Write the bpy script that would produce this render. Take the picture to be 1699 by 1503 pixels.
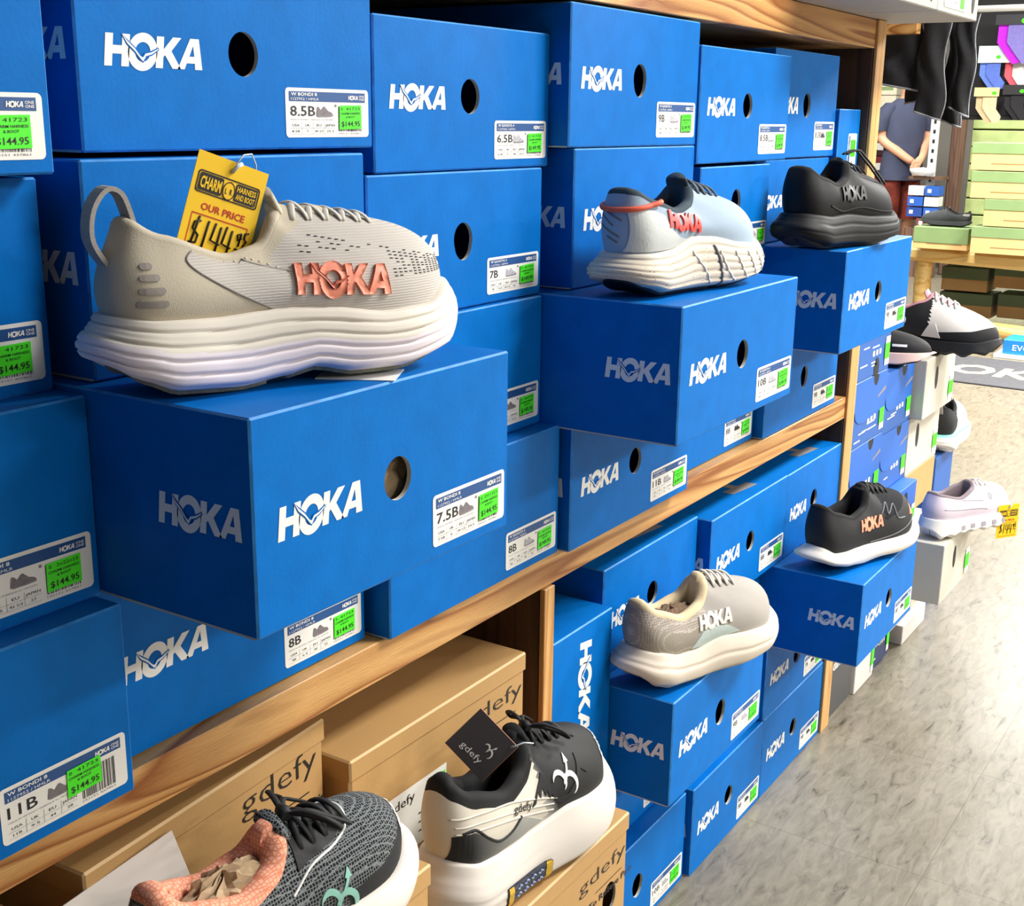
import bpy, bmesh, math, random
from mathutils import Vector, Matrix
from mathutils.bvhtree import BVHTree
from mathutils.geometry import tessellate_polygon
random.seed(7)
S = 1.2                                   # survey units -> metres
def V(x, y, z):                           # survey frame (camera at origin, shelf front at x=-.609, floor z=-1) -> world
    return Vector((S*(x+.609), S*y, S*(z+1)))
COL = bpy.context.scene.collection
scn = bpy.context.scene
for o in list(bpy.data.objects): bpy.data.objects.remove(o)

# ------------------------------------------------------------------ camera
def cam_axes(a, b, c):
    ca, sa, cb, sb, cc, sc = math.cos(a), math.sin(a), math.cos(b), math.sin(b), math.cos(c), math.sin(c)
    f = Vector((-sa*cb, ca*cb, sb)); r = Vector((ca, sa, 0)); u = r.cross(f)
    return cc*r+sc*u, -sc*r+cc*u, f
r_, u_, f_ = cam_axes(math.radians(32.9966), math.radians(-14.9757), math.radians(.7023))
cd = bpy.data.cameras.new('camera'); cam = bpy.data.objects.new('camera', cd); COL.objects.link(cam)
M = Matrix((r_, u_, -f_)).transposed().to_4x4(); M.translation = V(0, 0, 0)
cam.matrix_world = M
cd.sensor_width = 36; cd.lens = 36*2073.3/1699; cd.clip_start = .02
scn.camera = cam

# ------------------------------------------------------------------ light and exposure
scn.view_settings.view_transform = 'Standard'
scn.view_settings.look = 'None'
scn.view_settings.gamma = 1
scn.view_settings.use_curve_mapping = False
scn.view_settings.exposure = .05
w = bpy.data.worlds.new('shop_ambient'); scn.world = w; w.use_nodes = True
w.node_tree.nodes['Background'].inputs[0].default_value = (.92, .96, 1, 1)
w.node_tree.nodes['Background'].inputs[1].default_value = .05
def area(name, loc, sx, sy, power, rot=(0, 0, 0), col=(1, .985, .95)):
    l = bpy.data.lights.new(name, 'AREA'); l.shape = 'RECTANGLE'; l.size = sx; l.size_y = sy
    l.energy = power; l.color = col
    o = bpy.data.objects.new(name, l); COL.objects.link(o); o.location = loc; o.rotation_euler = rot
    return o
CEIL = 2.9
for nm, x, y, p in (('b', 1.6, 2.5, 150), ('c', 1.3, 6.2, 420), ('d', 4.4, 3.4, 110), ('e', 4.4, 6.8, 300),
                    ('f', -1.2, 6.4, 160), ('g', -3.2, 9.0, 120), ('h', -.6, 9.4, 120), ('i', 4.4, .6, 75)):
    area('ceiling_light_'+nm, (x, y, CEIL-.03), .6, 1.2, p)

# ------------------------------------------------------------------ materials
MATS = {}
def nt(name):
    m = bpy.data.materials.new(name); m.use_nodes = True
    return m, m.node_tree, m.node_tree.nodes['Principled BSDF']
def lin(c):
    return tuple(((v/255)/12.92 if v/255 <= .04045 else ((v/255+.055)/1.055)**2.4) for v in c)+(1,)
def mat(name, rgb, rough=.6, var=.06, scale=8, bump=0, bscale=60, metal=0, spec=.5, sheen=0):
    """solid stuff with a gentle procedural tone variation and optional bump"""
    if name in MATS: return MATS[name]
    m, t, p = nt(name); c = lin(rgb)
    tc = t.nodes.new('ShaderNodeTexCoord'); n = t.nodes.new('ShaderNodeTexNoise')
    n.inputs['Scale'].default_value = scale; n.inputs['Detail'].default_value = 3
    t.links.new(tc.outputs['Object'], n.inputs['Vector'])
    r = t.nodes.new('ShaderNodeValToRGB')
    r.color_ramp.elements[0].position = .3; r.color_ramp.elements[1].position = .7
    r.color_ramp.elements[0].color = tuple(v*(1-var) for v in c[:3])+(1,)
    r.color_ramp.elements[1].color = tuple(min(1, v*(1+var)) for v in c[:3])+(1,)
    t.links.new(n.outputs['Fac'], r.inputs['Fac']); t.links.new(r.outputs['Color'], p.inputs['Base Color'])
    p.inputs['Roughness'].default_value = rough; p.inputs['Metallic'].default_value = metal
    p.inputs['Specular IOR Level'].default_value = spec
    if sheen: p.inputs['Sheen Weight'].default_value = sheen
    if bump:
        n2 = t.nodes.new('ShaderNodeTexNoise'); n2.inputs['Scale'].default_value = bscale; n2.inputs['Detail'].default_value = 2
        t.links.new(tc.outputs['Object'], n2.inputs['Vector'])
        b = t.nodes.new('ShaderNodeBump'); b.inputs['Strength'].default_value = bump; b.inputs['Distance'].default_value = .002
        t.links.new(n2.outputs['Fac'], b.inputs['Height']); t.links.new(b.outputs['Normal'], p.inputs['Normal'])
    MATS[name] = m
    return m
def mat_wood(name, light, dark, ring=14, axis='Y', rough=.45):
    """pine / plywood edge: long wavy grain bands along one axis"""
    if name in MATS: return MATS[name]
    m, t, p = nt(name)
    tc = t.nodes.new('ShaderNodeTexCoord'); mp = t.nodes.new('ShaderNodeMapping')
    s = {'Y': (4, .55, 9), 'Z': (7, 7, .5), 'X': (.6, 6, 8)}[axis]
    mp.inputs['Scale'].default_value = s
    t.links.new(tc.outputs['Object'], mp.inputs['Vector'])
    n = t.nodes.new('ShaderNodeTexNoise'); n.inputs['Scale'].default_value = 1.3; n.inputs['Detail'].default_value = 2; n.inputs['Distortion'].default_value = .6
    t.links.new(mp.outputs['Vector'], n.inputs['Vector'])
    mu = t.nodes.new('ShaderNodeMath'); mu.operation = 'MULTIPLY'; mu.inputs[1].default_value = ring
    t.links.new(n.outputs['Fac'], mu.inputs[0])
    fr = t.nodes.new('ShaderNodeMath'); fr.operation = 'FRACT'; t.links.new(mu.outputs[0], fr.inputs[0])
    r = t.nodes.new('ShaderNodeValToRGB'); e = r.color_ramp.elements
    e[0].position = 0; e[0].color = lin(light); e[1].position = 1; e[1].color = lin(light)
    a = e.new(.5); a.color = lin(tuple((l*2+d)/3 for l, d in zip(light, dark)))
    b = e.new(.78); b.color = lin(dark)
    t.links.new(fr.outputs[0], r.inputs['Fac'])
    n2 = t.nodes.new('ShaderNodeTexNoise'); n2.inputs['Scale'].default_value = 90; n2.inputs['Detail'].default_value = 3
    t.links.new(mp.outputs['Vector'], n2.inputs['Vector'])
    mx = t.nodes.new('ShaderNodeMixRGB'); mx.blend_type = 'MULTIPLY'; mx.inputs[0].default_value = .25
    t.links.new(r.outputs['Color'], mx.inputs[1]); t.links.new(n2.outputs['Fac'], mx.inputs[2])
    t.links.new(mx.outputs[0], p.inputs['Base Color'])
    p.inputs['Roughness'].default_value = rough
    b2 = t.nodes.new('ShaderNodeBump'); b2.inputs['Strength'].default_value = .25; b2.inputs['Distance'].default_value = .002
    t.links.new(n2.outputs['Fac'], b2.inputs['Height']); t.links.new(b2.outputs['Normal'], p.inputs['Normal'])
    MATS[name] = m
    return m
def mat_floor():
    m, t, p = nt('vinyl_tile')
    tc = t.nodes.new('ShaderNodeTexCoord'); mp = t.nodes.new('ShaderNodeMapping')
    mp.inputs['Rotation'].default_value = (0, 0, .5); mp.inputs['Scale'].default_value = (62, 16, 1)
    t.links.new(tc.outputs['Object'], mp.inputs['Vector'])
    n = t.nodes.new('ShaderNodeTexNoise'); n.inputs['Scale'].default_value = 1; n.inputs['Detail'].default_value = 5; n.inputs['Roughness'].default_value = .65; n.inputs['Distortion'].default_value = .8
    t.links.new(mp.outputs['Vector'], n.inputs['Vector'])
    r = t.nodes.new('ShaderNodeValToRGB'); e = r.color_ramp.elements
    e[0].position = .28; e[0].color = lin((58, 52, 43)); e[1].position = .62; e[1].color = lin((132, 125, 110))
    k = e.new(.40); k.color = lin((112, 105, 91))
    t.links.new(n.outputs['Fac'], r.inputs['Fac'])
    n3 = t.nodes.new('ShaderNodeTexNoise'); n3.inputs['Scale'].default_value = 1.6; n3.inputs['Detail'].default_value = 3
    t.links.new(tc.outputs['Object'], n3.inputs['Vector'])
    r3 = t.nodes.new('ShaderNodeValToRGB'); r3.color_ramp.elements[0].position = .35; r3.color_ramp.elements[1].position = .65
    r3.color_ramp.elements[0].color = (.94, .935, .92, 1); r3.color_ramp.elements[1].color = (1, 1, 1, 1)
    t.links.new(n3.outputs['Fac'], r3.inputs['Fac'])
    mx = t.nodes.new('ShaderNodeMixRGB'); mx.blend_type = 'MULTIPLY'; mx.inputs[0].default_value = 1
    t.links.new(r.outputs['Color'], mx.inputs[1]); t.links.new(r3.outputs['Color'], mx.inputs[2])
    br = t.nodes.new('ShaderNodeTexBrick'); br.offset = 0
    br.inputs['Scale'].default_value = 1; br.inputs['Brick Width'].default_value = .403; br.inputs['Row Height'].default_value = .403
    br.inputs['Mortar Size'].default_value = .0010; br.inputs['Mortar Smooth'].default_value = .4
    br.inputs['Color1'].default_value = br.inputs['Color2'].default_value = (1, 1, 1, 1); br.inputs['Mortar'].default_value = (.62, .59, .55, 1)
    mp2 = t.nodes.new('ShaderNodeMapping'); mp2.inputs['Location'].default_value = (.085, .12, 0)
    t.links.new(tc.outputs['Object'], mp2.inputs['Vector']); t.links.new(mp2.outputs['Vector'], br.inputs['Vector'])
    m2 = t.nodes.new('ShaderNodeMixRGB'); m2.blend_type = 'MULTIPLY'; m2.inputs[0].default_value = 1
    t.links.new(mx.outputs[0], m2.inputs[1]); t.links.new(br.outputs['Color'], m2.inputs[2])
    t.links.new(m2.outputs[0], p.inputs['Base Color'])
    p.inputs['Roughness'].default_value = .32
    b = t.nodes.new('ShaderNodeBump'); b.inputs['Strength'].default_value = .15; b.inputs['Distance'].default_value = .001
    t.links.new(n3.outputs['Fac'], b.inputs['Height']); t.links.new(b.outputs['Normal'], p.inputs['Normal'])
    return m
HB = mat('hoka_blue_card', (0, 105, 188), .5, .07, 30, .08, 260, 0, .10)
HBE = mat('worn_blue_edge', (50, 135, 210), .6, .25, 60)
WHT = mat('white_print', (238, 236, 230), .5, .02)
INK = mat('dark_ink', (24, 24, 28), .6, .02)
DIM = mat('blue_print_line', (10, 60, 120), .5, .02)
HDR = mat('label_header_blue', (22, 76, 138), .5, .03)
GRN = mat('neon_green_sticker', (70, 240, 20), .55, .03)
GREYP = mat('grey_print', (135, 130, 132), .6, .1, 40)
RAW = mat('raw_card_edge', (190, 188, 180), .8, .1)
PINE = mat_wood('pine_board', (222, 170, 104), (152, 88, 34), 11)
PINEZ = mat_wood('pine_upright', (226, 178, 112), (192, 132, 70), 8, 'Z')
PLY = mat_wood('dark_panel', (92, 62, 38), (62, 40, 24), 10, 'Z', .6)
BROWN = mat('kraft_card', (186, 146, 92), .6, .06, 6, .08, 200)
BROWNE = mat('kraft_edge', (205, 172, 124), .7, .1)
BLKP = mat('black_print', (30, 26, 24), .55, .02)
GREYBOX = mat('warm_grey_card', (176, 168, 152), .6, .05, 6, .05, 200)
TISSUE = mat('brown_tissue', (176, 150, 118), .85, .2, 12, .5, 40)

# ------------------------------------------------------------------ mesh helpers
class MB:
    """collects polygons per material and links them as one mesh object"""
    def __init__(s): s.v = []; s.f = []; s.m = []; s.mats = []; s.sm = []
    def mi(s, m):
        if m not in s.mats: s.mats.append(m)
        return s.mats.index(m)
    def add(s, vs, fs, m, T=None, smooth=False):
        k = len(s.v); i = s.mi(m)
        s.v += [tuple(T @ Vector(v)) if T else tuple(v) for v in vs]
        for f in fs: s.f.append(tuple(k+a for a in f)); s.m.append(i); s.sm.append(smooth)
    def box(s, a, b, m, T=None, bev=0, me=None):
        (x0, y0, z0), (x1, y1, z1) = a, b
        if not bev:
            vs = [(x0,y0,z0),(x1,y0,z0),(x1,y1,z0),(x0,y1,z0),(x0,y0,z1),(x1,y0,z1),(x1,y1,z1),(x0,y1,z1)]
            s.add(vs, [(0,3,2,1),(4,5,6,7),(0,1,5,4),(1,2,6,5),(2,3,7,6),(3,0,4,7)], m, T); return
        c = [(x0, x1), (y0, y1), (z0, z1)]; sg = (1, -1)
        def P(ix, iy, iz, ax):
            idx = (ix, iy, iz)
            return tuple(c[k][idx[k]] + (0 if k == ax else bev*sg[idx[k]]) for k in range(3))
        vs = []; id_ = {}
        for ix in (0, 1):
            for iy in (0, 1):
                for iz in (0, 1):
                    for ax in range(3): id_[(ix,iy,iz,ax)] = len(vs); vs.append(P(ix,iy,iz,ax))
        main, edge = [], []
        q = lambda *k: tuple(id_[i] for i in k)
        main += [q((0,0,0,0),(0,0,1,0),(0,1,1,0),(0,1,0,0)), q((1,0,0,0),(1,1,0,0),(1,1,1,0),(1,0,1,0)),
                 q((0,0,0,1),(1,0,0,1),(1,0,1,1),(0,0,1,1)), q((0,1,0,1),(0,1,1,1),(1,1,1,1),(1,1,0,1)),
                 q((0,0,0,2),(0,1,0,2),(1,1,0,2),(1,0,0,2)), q((0,0,1,2),(1,0,1,2),(1,1,1,2),(0,1,1,2))]
        for iy in (0, 1):
            for iz in (0, 1): edge.append(q((0,iy,iz,1),(1,iy,iz,1),(1,iy,iz,2),(0,iy,iz,2)))
        for ix in (0, 1):
            for iz in (0, 1): edge.append(q((ix,0,iz,0),(ix,1,iz,0),(ix,1,iz,2),(ix,0,iz,2)))
        for ix in (0, 1):
            for iy in (0, 1): edge.append(q((ix,iy,0,0),(ix,iy,1,0),(ix,iy,1,1),(ix,iy,0,1)))
        for ix in (0, 1):
            for iy in (0, 1):
                for iz in (0, 1): edge.append(q((ix,iy,iz,0),(ix,iy,iz,1),(ix,iy,iz,2)))
        s.add(vs, main, m, T); s.add(vs, edge, me or m, T)
    def poly(s, loops, m, T, flip=False):
        """2D loops (first outer, rest holes) mapped by T(a,b)->3D"""
        pts = [Vector((a, b, 0)) for l in loops for a, b in l]
        tr = tessellate_polygon([[Vector((a, b, 0)) for a, b in l] for l in loops])
        s.add([T(p.x, p.y) for p in pts], [t if not flip else t[::-1] for t in tr], m)
    def tube(s, pts, r, m, n=8, closed=False, smooth=True, rs=None, cap=True, flat=1):
        pts = [Vector(p) for p in pts]; N = len(pts); k = len(s.v); i = s.mi(m)
        up = Vector((0, 0, 1)); prev = None
        for j, p in enumerate(pts):
            a = pts[(j-1) % N] if (closed or j) else p; b = pts[(j+1) % N] if (closed or j < N-1) else p
            t = (b-a).normalized() if (b-a).length > 1e-9 else Vector((1, 0, 0))
            if prev is None: x = t.cross(up) if abs(t.z) < .95 else t.cross(Vector((1, 0, 0)))
            else: x = prev - t*prev.dot(t)
            x = x.normalized(); prev = x; y = t.cross(x)
            rr = rs[j] if rs else r
            for a_ in range(n):
                an = 2*math.pi*a_/n
                s.v.append(tuple(p + x*math.cos(an)*rr + y*math.sin(an)*rr*flat))
        for j in range(N if closed else N-1):
            for a_ in range(n):
                b_ = (a_+1) % n; j2 = (j+1) % N
                s.f.append((k+j*n+a_, k+j*n+b_, k+j2*n+b_, k+j2*n+a_)); s.m.append(i); s.sm.append(smooth)
        if cap and not closed:
            s.f.append(tuple(k+a_ for a_ in range(n))[::-1]); s.m.append(i); s.sm.append(False)
            s.f.append(tuple(k+(N-1)*n+a_ for a_ in range(n))); s.m.append(i); s.sm.append(False)
    def grid(s, rows, m, close_u=False, close_v=False, smooth=True, flip=False):
        R, C_ = len(rows), len(rows[0]); k = len(s.v); i = s.mi(m) if isinstance(m, bpy.types.Material) else 0
        for r in rows: s.v += [tuple(p) for p in r]
        for a in range(R if close_u else R-1):
            for b in range(C_ if close_v else C_-1):
                a2, b2 = (a+1) % R, (b+1) % C_
                f = (k+a*C_+b, k+a*C_+b2, k+a2*C_+b2, k+a2*C_+b)
                s.f.append(f[::-1] if flip else f); s.m.append(i if isinstance(m, bpy.types.Material) else s.mi(m(a, b))); s.sm.append(smooth)
    def build(s, name, parent=None, recalc=False, **props):
        me = bpy.data.meshes.new(name); me.from_pydata(s.v, [], s.f)
        for m in s.mats: me.materials.append(m)
        me.polygons.foreach_set('material_index', s.m); me.polygons.foreach_set('use_smooth', s.sm)
        if recalc:
            bm = bmesh.new(); bm.from_mesh(me); bmesh.ops.recalc_face_normals(bm, faces=bm.faces); bm.to_mesh(me); bm.free()
        me.update()
        o = bpy.data.objects.new(name, me); COL.objects.link(o)
        if parent: o.parent = parent
        for k_, v_ in props.items(): o[k_] = v_
        return o
def thing(name, label, cat, loc, rz=0, group=None, rot=None):
    o = bpy.data.objects.new(name, None); COL.objects.link(o); o.empty_display_size = .05
    o.location = loc; o.rotation_euler = rot or (0, 0, rz)
    o['label'] = label; o['category'] = cat
    if group: o['group'] = group
    return o
def tag(o, label, cat, group=None):
    o['label'] = label; o['category'] = cat
    if group: o['group'] = group
    return o
def struct(o): o['kind'] = 'structure'; return o

# ---- lettering
_T = {}
def glyphs(txt, bold=0, shear=0):
    k = (txt, bold, shear)
    if k not in _T:
        c = bpy.data.curves.new('t', 'FONT'); c.body = txt; c.size = 1; c.resolution_u = 2; c.offset = bold; c.shear = shear
        o = bpy.data.objects.new('t', c); me = o.to_mesh()
        vs = [v.co.copy() for v in me.vertices]; fs = [tuple(p.vertices) for p in me.polygons]
        o.to_mesh_clear(); bpy.data.objects.remove(o); bpy.data.curves.remove(c)
        if vs:
            x0 = min(v.x for v in vs); x1 = max(v.x for v in vs)
            vs = [(v.x-x0, v.y) for v in vs]; w_ = x1-x0
        else: w_ = 1
        _T[k] = (vs, fs, w_)
    return _T[k]
def text(mb, txt, a, b, h, m, T, width=None, bold=.01, shear=0, align='l'):
    """cap height h, baseline at (a,b); T maps (a,b) to 3D"""
    vs, fs, w_ = glyphs(txt, bold, shear); sy = h/.7; sx = sy if width is None else width/w_
    off = {'l': 0, 'c': -w_*sx/2, 'r': -w_*sx}[align]
    mb.add([T(a+off+x*sx, b+y*sy) for x, y in vs], fs, m)
def ell(cx, cy, rx, ry, n=28, sh=0, cyr=None):
    return [(cx+rx*math.cos(2*math.pi*i/n)+sh*(cy+ry*math.sin(2*math.pi*i/n)), cy+ry*math.sin(2*math.pi*i/n)) for i in range(n)]
SH = .13
def _s(l): return [(x+SH*y, y) for x, y in l]
LOGO = [  # wordmark in cap-height units, 4.2 wide
    [_s([(0,0),(.3,0),(.3,.38),(.66,.38),(.66,0),(.96,0),(.96,1),(.66,1),(.66,.64),(.3,.64),(.3,1),(0,1)])],
    [[(x, y) for x, y in ell(1.5, .48, .60, .60, 30, SH)], [(x, y) for x, y in ell(1.5, .48, .31, .31, 20, SH)][::-1]],
    [_s([(2.05,0),(2.35,0),(2.35,.36),(2.42,.42),(2.76,0),(3.12,0),(2.68,.56),(3.08,1),(2.72,1),(2.35,.6),(2.35,1),(2.05,1)])],
    [_s([(2.98,0),(3.28,0),(3.36,.2),(3.72,.2),(3.74,0),(4.06,0),(3.84,1),(3.46,1)]), _s([(3.46,.42),(3.6,.78),(3.68,.42)])[::-1]],
]
BIRD = [(.56,1.10),(.84,.84),(1.18,.58),(1.42,.30),(1.54,.24),(1.68,.40),(1.98,.46),(2.36,.62),(2.38,.57),(2.02,.36),(1.72,.28),(1.55,.06),(1.44,.14),(1.16,.45),(.80,.73)]
def _off(l, d):
    cx = sum(p[0] for p in l)/len(l); n = len(l); out = []
    A = sum(l[i][0]*l[(i+1)%n][1]-l[(i+1)%n][0]*l[i][1] for i in range(n))
    sg = 1 if A > 0 else -1
    for i in range(n):
        a = Vector(l[i-1]); b = Vector(l[i]); c = Vector(l[(i+1) % n])
        t = ((b-a).normalized()+(c-b).normalized()).normalized()
        out.append((b.x+sg*t.y*d, b.y-sg*t.x*d))
    return out
def logo(mb, a, b, h, width, m, T3, bg, bird=True, lift=.0003):
    """T3(a,b,off)->3D"""
    sx = width/4.2
    for lp in LOGO:
        mb.poly([[(a+x*sx, b+y*h) for x, y in l] for l in lp], m, lambda p, q: T3(p, q, lift))
    if bird:
        bo = [(x*.8+.30, y*.8+.12) for x, y in BIRD]
        mb.poly([[(a+x*sx, b+y*h) for x, y in _off(bo, .034)]], bg, lambda p, q: T3(p, q, lift*1.8))
        mb.poly([[(a+x*sx, b+y*h) for x, y in _off(bo, -.012)]], m, lambda p, q: T3(p, q, lift*2.6))
def rrect(a0, b0, a1, b1, r, n=5):
    out = []
    for cx, cy, s0 in ((a1-r, b1-r, 0), (a0+r, b1-r, 90), (a0+r, b0+r, 180), (a1-r, b0+r, 270)):
        for i in range(n+1):
            an = math.radians(s0+90*i/n); out.append((cx+r*math.cos(an), cy+r*math.sin(an)))
    return out
def rect(a0, b0, a1, b1): return [(a0, b0), (a1, b0), (a1, b1), (a0, b1)]
SHOEP = [(0,.12),(.02,.5),(.06,.95),(.16,.9),(.28,.62),(.42,.95),(.5,.98),(.72,.55),(.92,.42),(1,.22),(.98,.05),(.6,0),(.1,0)]
GREYSHOE = mat('grey_shoe_picture', (120, 112, 116), .6, .2, 300)
PALESHOE = mat('pale_shoe_picture', (178, 176, 184), .6, .2, 300)
BLACKSHOE = mat('black_shoe_picture', (30, 30, 34), .6, .2, 300)
SKEY = {'g': GREYSHOE, 'p': PALESHOE, 'b': BLACKSHOE}
def size_label(parent, T3, W, H, size, model, code, price, date, shoe='g', sizes=None, st=(.62, .16), detail=2):
    """white box-end label with header band, size, shoe picture, size table, bar code; the green price sticker is its sub-part"""
    mb = MB(); P = lambda l: (lambda p, q: T3(p, q, .0004+l*.00025))
    mb.poly([rrect(0, 0, W, H, H*.09)], WHT, P(0))
    mb.poly([rect(W*.04, H*.73, W*.955, H*.93)], HDR, P(1))
    logo(mb, W*.74, H*.785, H*.085, W*.125, WHT, lambda p, q, o: T3(p, q, .0009+o*.2), HDR, False)
    text(mb, 'ONE', W*.875, H*.835, H*.045, WHT, P(2), W*.065); text(mb, 'ONE', W*.875, H*.775, H*.045, WHT, P(2), W*.065)
    text(mb, model, W*.06, H*.845, H*.062, WHT, P(2), W*.30, .02); text(mb, code, W*.06, H*.755, H*.05, WHT, P(2), W*.32, 0)
    text(mb, size, W*.05, H*.44, H*.20, INK, P(1), W*(.072*len(size)) if '.' in size else W*.075*len(size), .01)
    x0 = W*.35; mb.poly([[(x0+x*W*.20, H*.42+y*H*.22) for x, y in SHOEP]], SKEY[shoe], P(1))
    mb.poly([[(x0+x*W*.20, H*.42+y*H*.22) for x, y in ((0,.14),(.6,.12),(1,.26),(.98,.05),(.6,0),(.1,0))]], GREYP, P(2))
    mb.poly([ell(W*.585, H*.655, W*.014, H*.03, 10)], GREYP, P(1))
    if detail > 1:
        text(mb, 'MADE IN VIETNAM / FABRIQUE AU VIETNAM', W*.05, H*.35, H*.025, GREYP, P(1), W*.5, 0)
        for k, (n, v_) in enumerate(zip(('USA', 'UK', 'EU', 'JAPAN'), sizes or (size, '7', '40 2/3', '25.5'))):
            c = W*(.11+.135*k)
            text(mb, n, c, H*.225, H*.05, INK, P(1), W*(.055 if len(n) < 3 else .08 if n != 'JAPAN' else .115), 0, 0, 'c')
            text(mb, v_, c, H*.105, H*.045, INK, P(1), W*min(.1, .022*len(v_)), 0, 0, 'c')
            if k: mb.poly([rect(c-W*.0685, H*.07, c-W*.066, H*.31)], GREYP, P(1))
        mb.poly([rect(W*.045, H*.185, W*.575, H*.19)], GREYP, P(1)); mb.poly([rect(W*.045, H*.07, W*.575, H*.074)], GREYP, P(1))
    rnd = random.Random(sum(map(ord, size+code))); x = W*.62
    while x < W*.90:
        t_ = rnd.choice((.003, .005, .008))*W; mb.poly([rect(x, H*.12, x+t_, H*.64)], INK, P(1)); x += t_+rnd.choice((.004, .006, .01))*W
    text(mb, '193151 437861', W*.62, H*.06, H*.035, GREYP, P(1), W*.27, 0)
    lab = mb.build('size_label', parent)
    sb = MB(); P2 = lambda l: (lambda p, q: T3(p, q, .0013+l*.00025))
    a, b = W*st[0], H*st[1]; sw, sh = W*.28, H*.50
    sk = .03
    R = lambda x, y: (a+x*sw, b+y*sh+sk*x*sh)
    sb.poly([[R(0,0),R(1,0),R(1,1),R(.02,1)]], GRN, P2(0))
    TT = lambda l: (lambda p, q: P2(l)(a+p*sw, b+q*sh+sk*p*sh))
    text(sb, date, .30, .80, .12, BLKP, TT(1), .62, 0); text(sb, '0', .08, .80, .12, BLKP, TT(1), .08, 0)
    text(sb, 'CHARM HARNESS', .06, .62, .09, BLKP, TT(1), .88, .01); text(sb, '& BOOT', .3, .47, .09, BLKP, TT(1), .4, .01)
    text(sb, price, .10, .12, .22, BLKP, TT(1), .82, .01)
    sb.build('price_sticker', lab, label='neon green price sticker')
    return lab

def face_hole(mb, w, h, cu, cv, rx, ry, m, T, rim=.003, squish=0):
    """front panel with an oval finger hole: ring of quads round the hole"""
    n = 32; hole = []; outer = []
    for i in range(n):
        an = 2*math.pi*i/n
        yy = ry*math.sin(an)
        if math.sin(an) < -.5: yy *= 1+squish
        hole.append((cu+rx*math.cos(an), cv+yy))
    mb.poly([rect(0, 0, w, h), hole[::-1]], m, T(0))
    vs = [T(0)(a, b) for a, b in hole]+[T(-rim)(a, b) for a, b in hole]
    mb.add(vs, [(i, (i+1) % n, n+(i+1) % n, n+i) for i in range(n)], RAW)

BOXN = [0]
def hoka_box(y0, z0, w, h, k=1.0, depth=.32, label='', yaw=0, size=None, model='W GAVIOTA 4', code='1127930 / BPPH', price='$149.95', date='41723', shoe='p',
             front=True, side=True, top=False, hole=True, upright=False, tissue=False, group='blue shoeboxes on the shelves', st=(.62, .16), detail=2, sizes=None, vlabel=False, hoff=0):
    """end-on blue shoebox; y0,z0,w,h in survey units, k scales the front plane distance"""
    X = -.609*k
    W_, H_, D_ = w*S, h*S, depth*S
    t = thing('shoe_box', label, 'shoebox', V(X-depth/2, y0+w/2, z0), math.radians(yaw), group)
    mb = MB(); e = .0012
    ox, oy = D_/2, -W_/2
    T3 = lambda a, b, o: (ox+o, oy+a, b)                # front face plane
    TS = lambda a, b, o: (ox+a, oy-o, b)                # side facing -y, a measured back from the front edge (negative)
    TT = lambda a, b, o: (ox-a, oy+W_/2-b, H_+o)        # top
    mb.box((-ox, oy, 0), (ox, -oy, H_), HB, None, .0016, HBE)
    if front or hole:
        del mb.f[1]; del mb.m[1]; del mb.sm[1]          # open the front panel, rebuilt with its hole
        Tf = lambda off: (lambda a, b: T3(a, b, off))
        inner = lambda a, b: (a, b)
        g = .0016
        mb2 = lambda off: (lambda a, b: T3(a+g, b+g, off))
        face_hole(mb, W_-2*g, H_-2*g, W_*.502-g, H_*.51-g+hoff, .0165, .0172, HB, mb2, .004, .25 if (int(y0*100) % 3 == 0) else 0)
    if front: logo(mb, W_*.072, H_*.415, H_*.155, W_*.30, WHT, T3, HB)
    if side:
        logo(mb, -.092, H_*.44, H_*.15, .084, WHT, TS, HB)
        mb.poly([rect(-D_*.98, 0, -.002, .0018)], RAW, lambda a, b: TS(a, b, .0003))
    if top: logo(mb, .022, -.072, .080, .28, GREYP, TT, HB, False)
    if upright:
        TU = lambda a, b, o: (ox+o, oy+W_*.44+b, H_-.022-a)
        logo(mb, 0, 0, .030, .135, WHT, TU, HB)
    mb.build('carton', t)
    if size:
        if vlabel:
            LW, LH = .105, .046
            TL = lambda a, b, o: (ox+o, -oy-.012-LH+b, H_-.022-a)
            TL = lambda a, b, o: (ox+o, -oy-.012-b*1.0, H_*.30+a)
            size_label(t, TL, LW, LH, size, model, code, price, date, shoe, sizes, st, 1)
        else:
            LW, LH = W_*.335, H_*.28
            TL = lambda a, b, o: (ox+o, oy+W_*.645+a, H_*.065+b)
            size_label(t, TL, LW, LH, size, model, code, price, date, shoe, sizes, st, detail)
    if tissue:
        tb = MB(); rows = []
        for i in range(9):
            r = []
            for j in range(9):
                r.append((ox-.012-.008*random.random(), oy+W_*.5-.03+.0075*j, H_*.51-.03+.0075*i))
            rows.append(r)
        tb.grid(rows, TISSUE, smooth=False, flip=False)
        tb.build('tissue_paper', t, label='crumpled brown tissue seen through the hole')
    return t
# ------------------------------------------------------------------ setting
def slab(name, a, b, m, parent=None, bev=0):
    mb = MB(); mb.box(a, b, m, None, bev); return mb.build(name, parent)
fl = slab('floor', (-9, -3, -.05), (9, 14, 0), mat_floor()); struct(fl)
WALLM = mat('painted_wall', (150, 146, 138), .8, .04, 2)
struct(slab('wall_back', (-9, 12.9, 0), (9, 13, 3.0), WALLM))
struct(slab('unseen_wall_right', (6.2, -3, 0), (6.3, 12.9, 3.0), mat('pale_wall', (214, 210, 202), .8, .04, 2)))  # added out of view so glossy box fronts have something pale to reflect
struct(slab('ceiling', (-9, 1.0, 2.95), (9, 14, 3.0), mat('ceiling_tile', (200, 198, 192), .9, .03, 3)))

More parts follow.
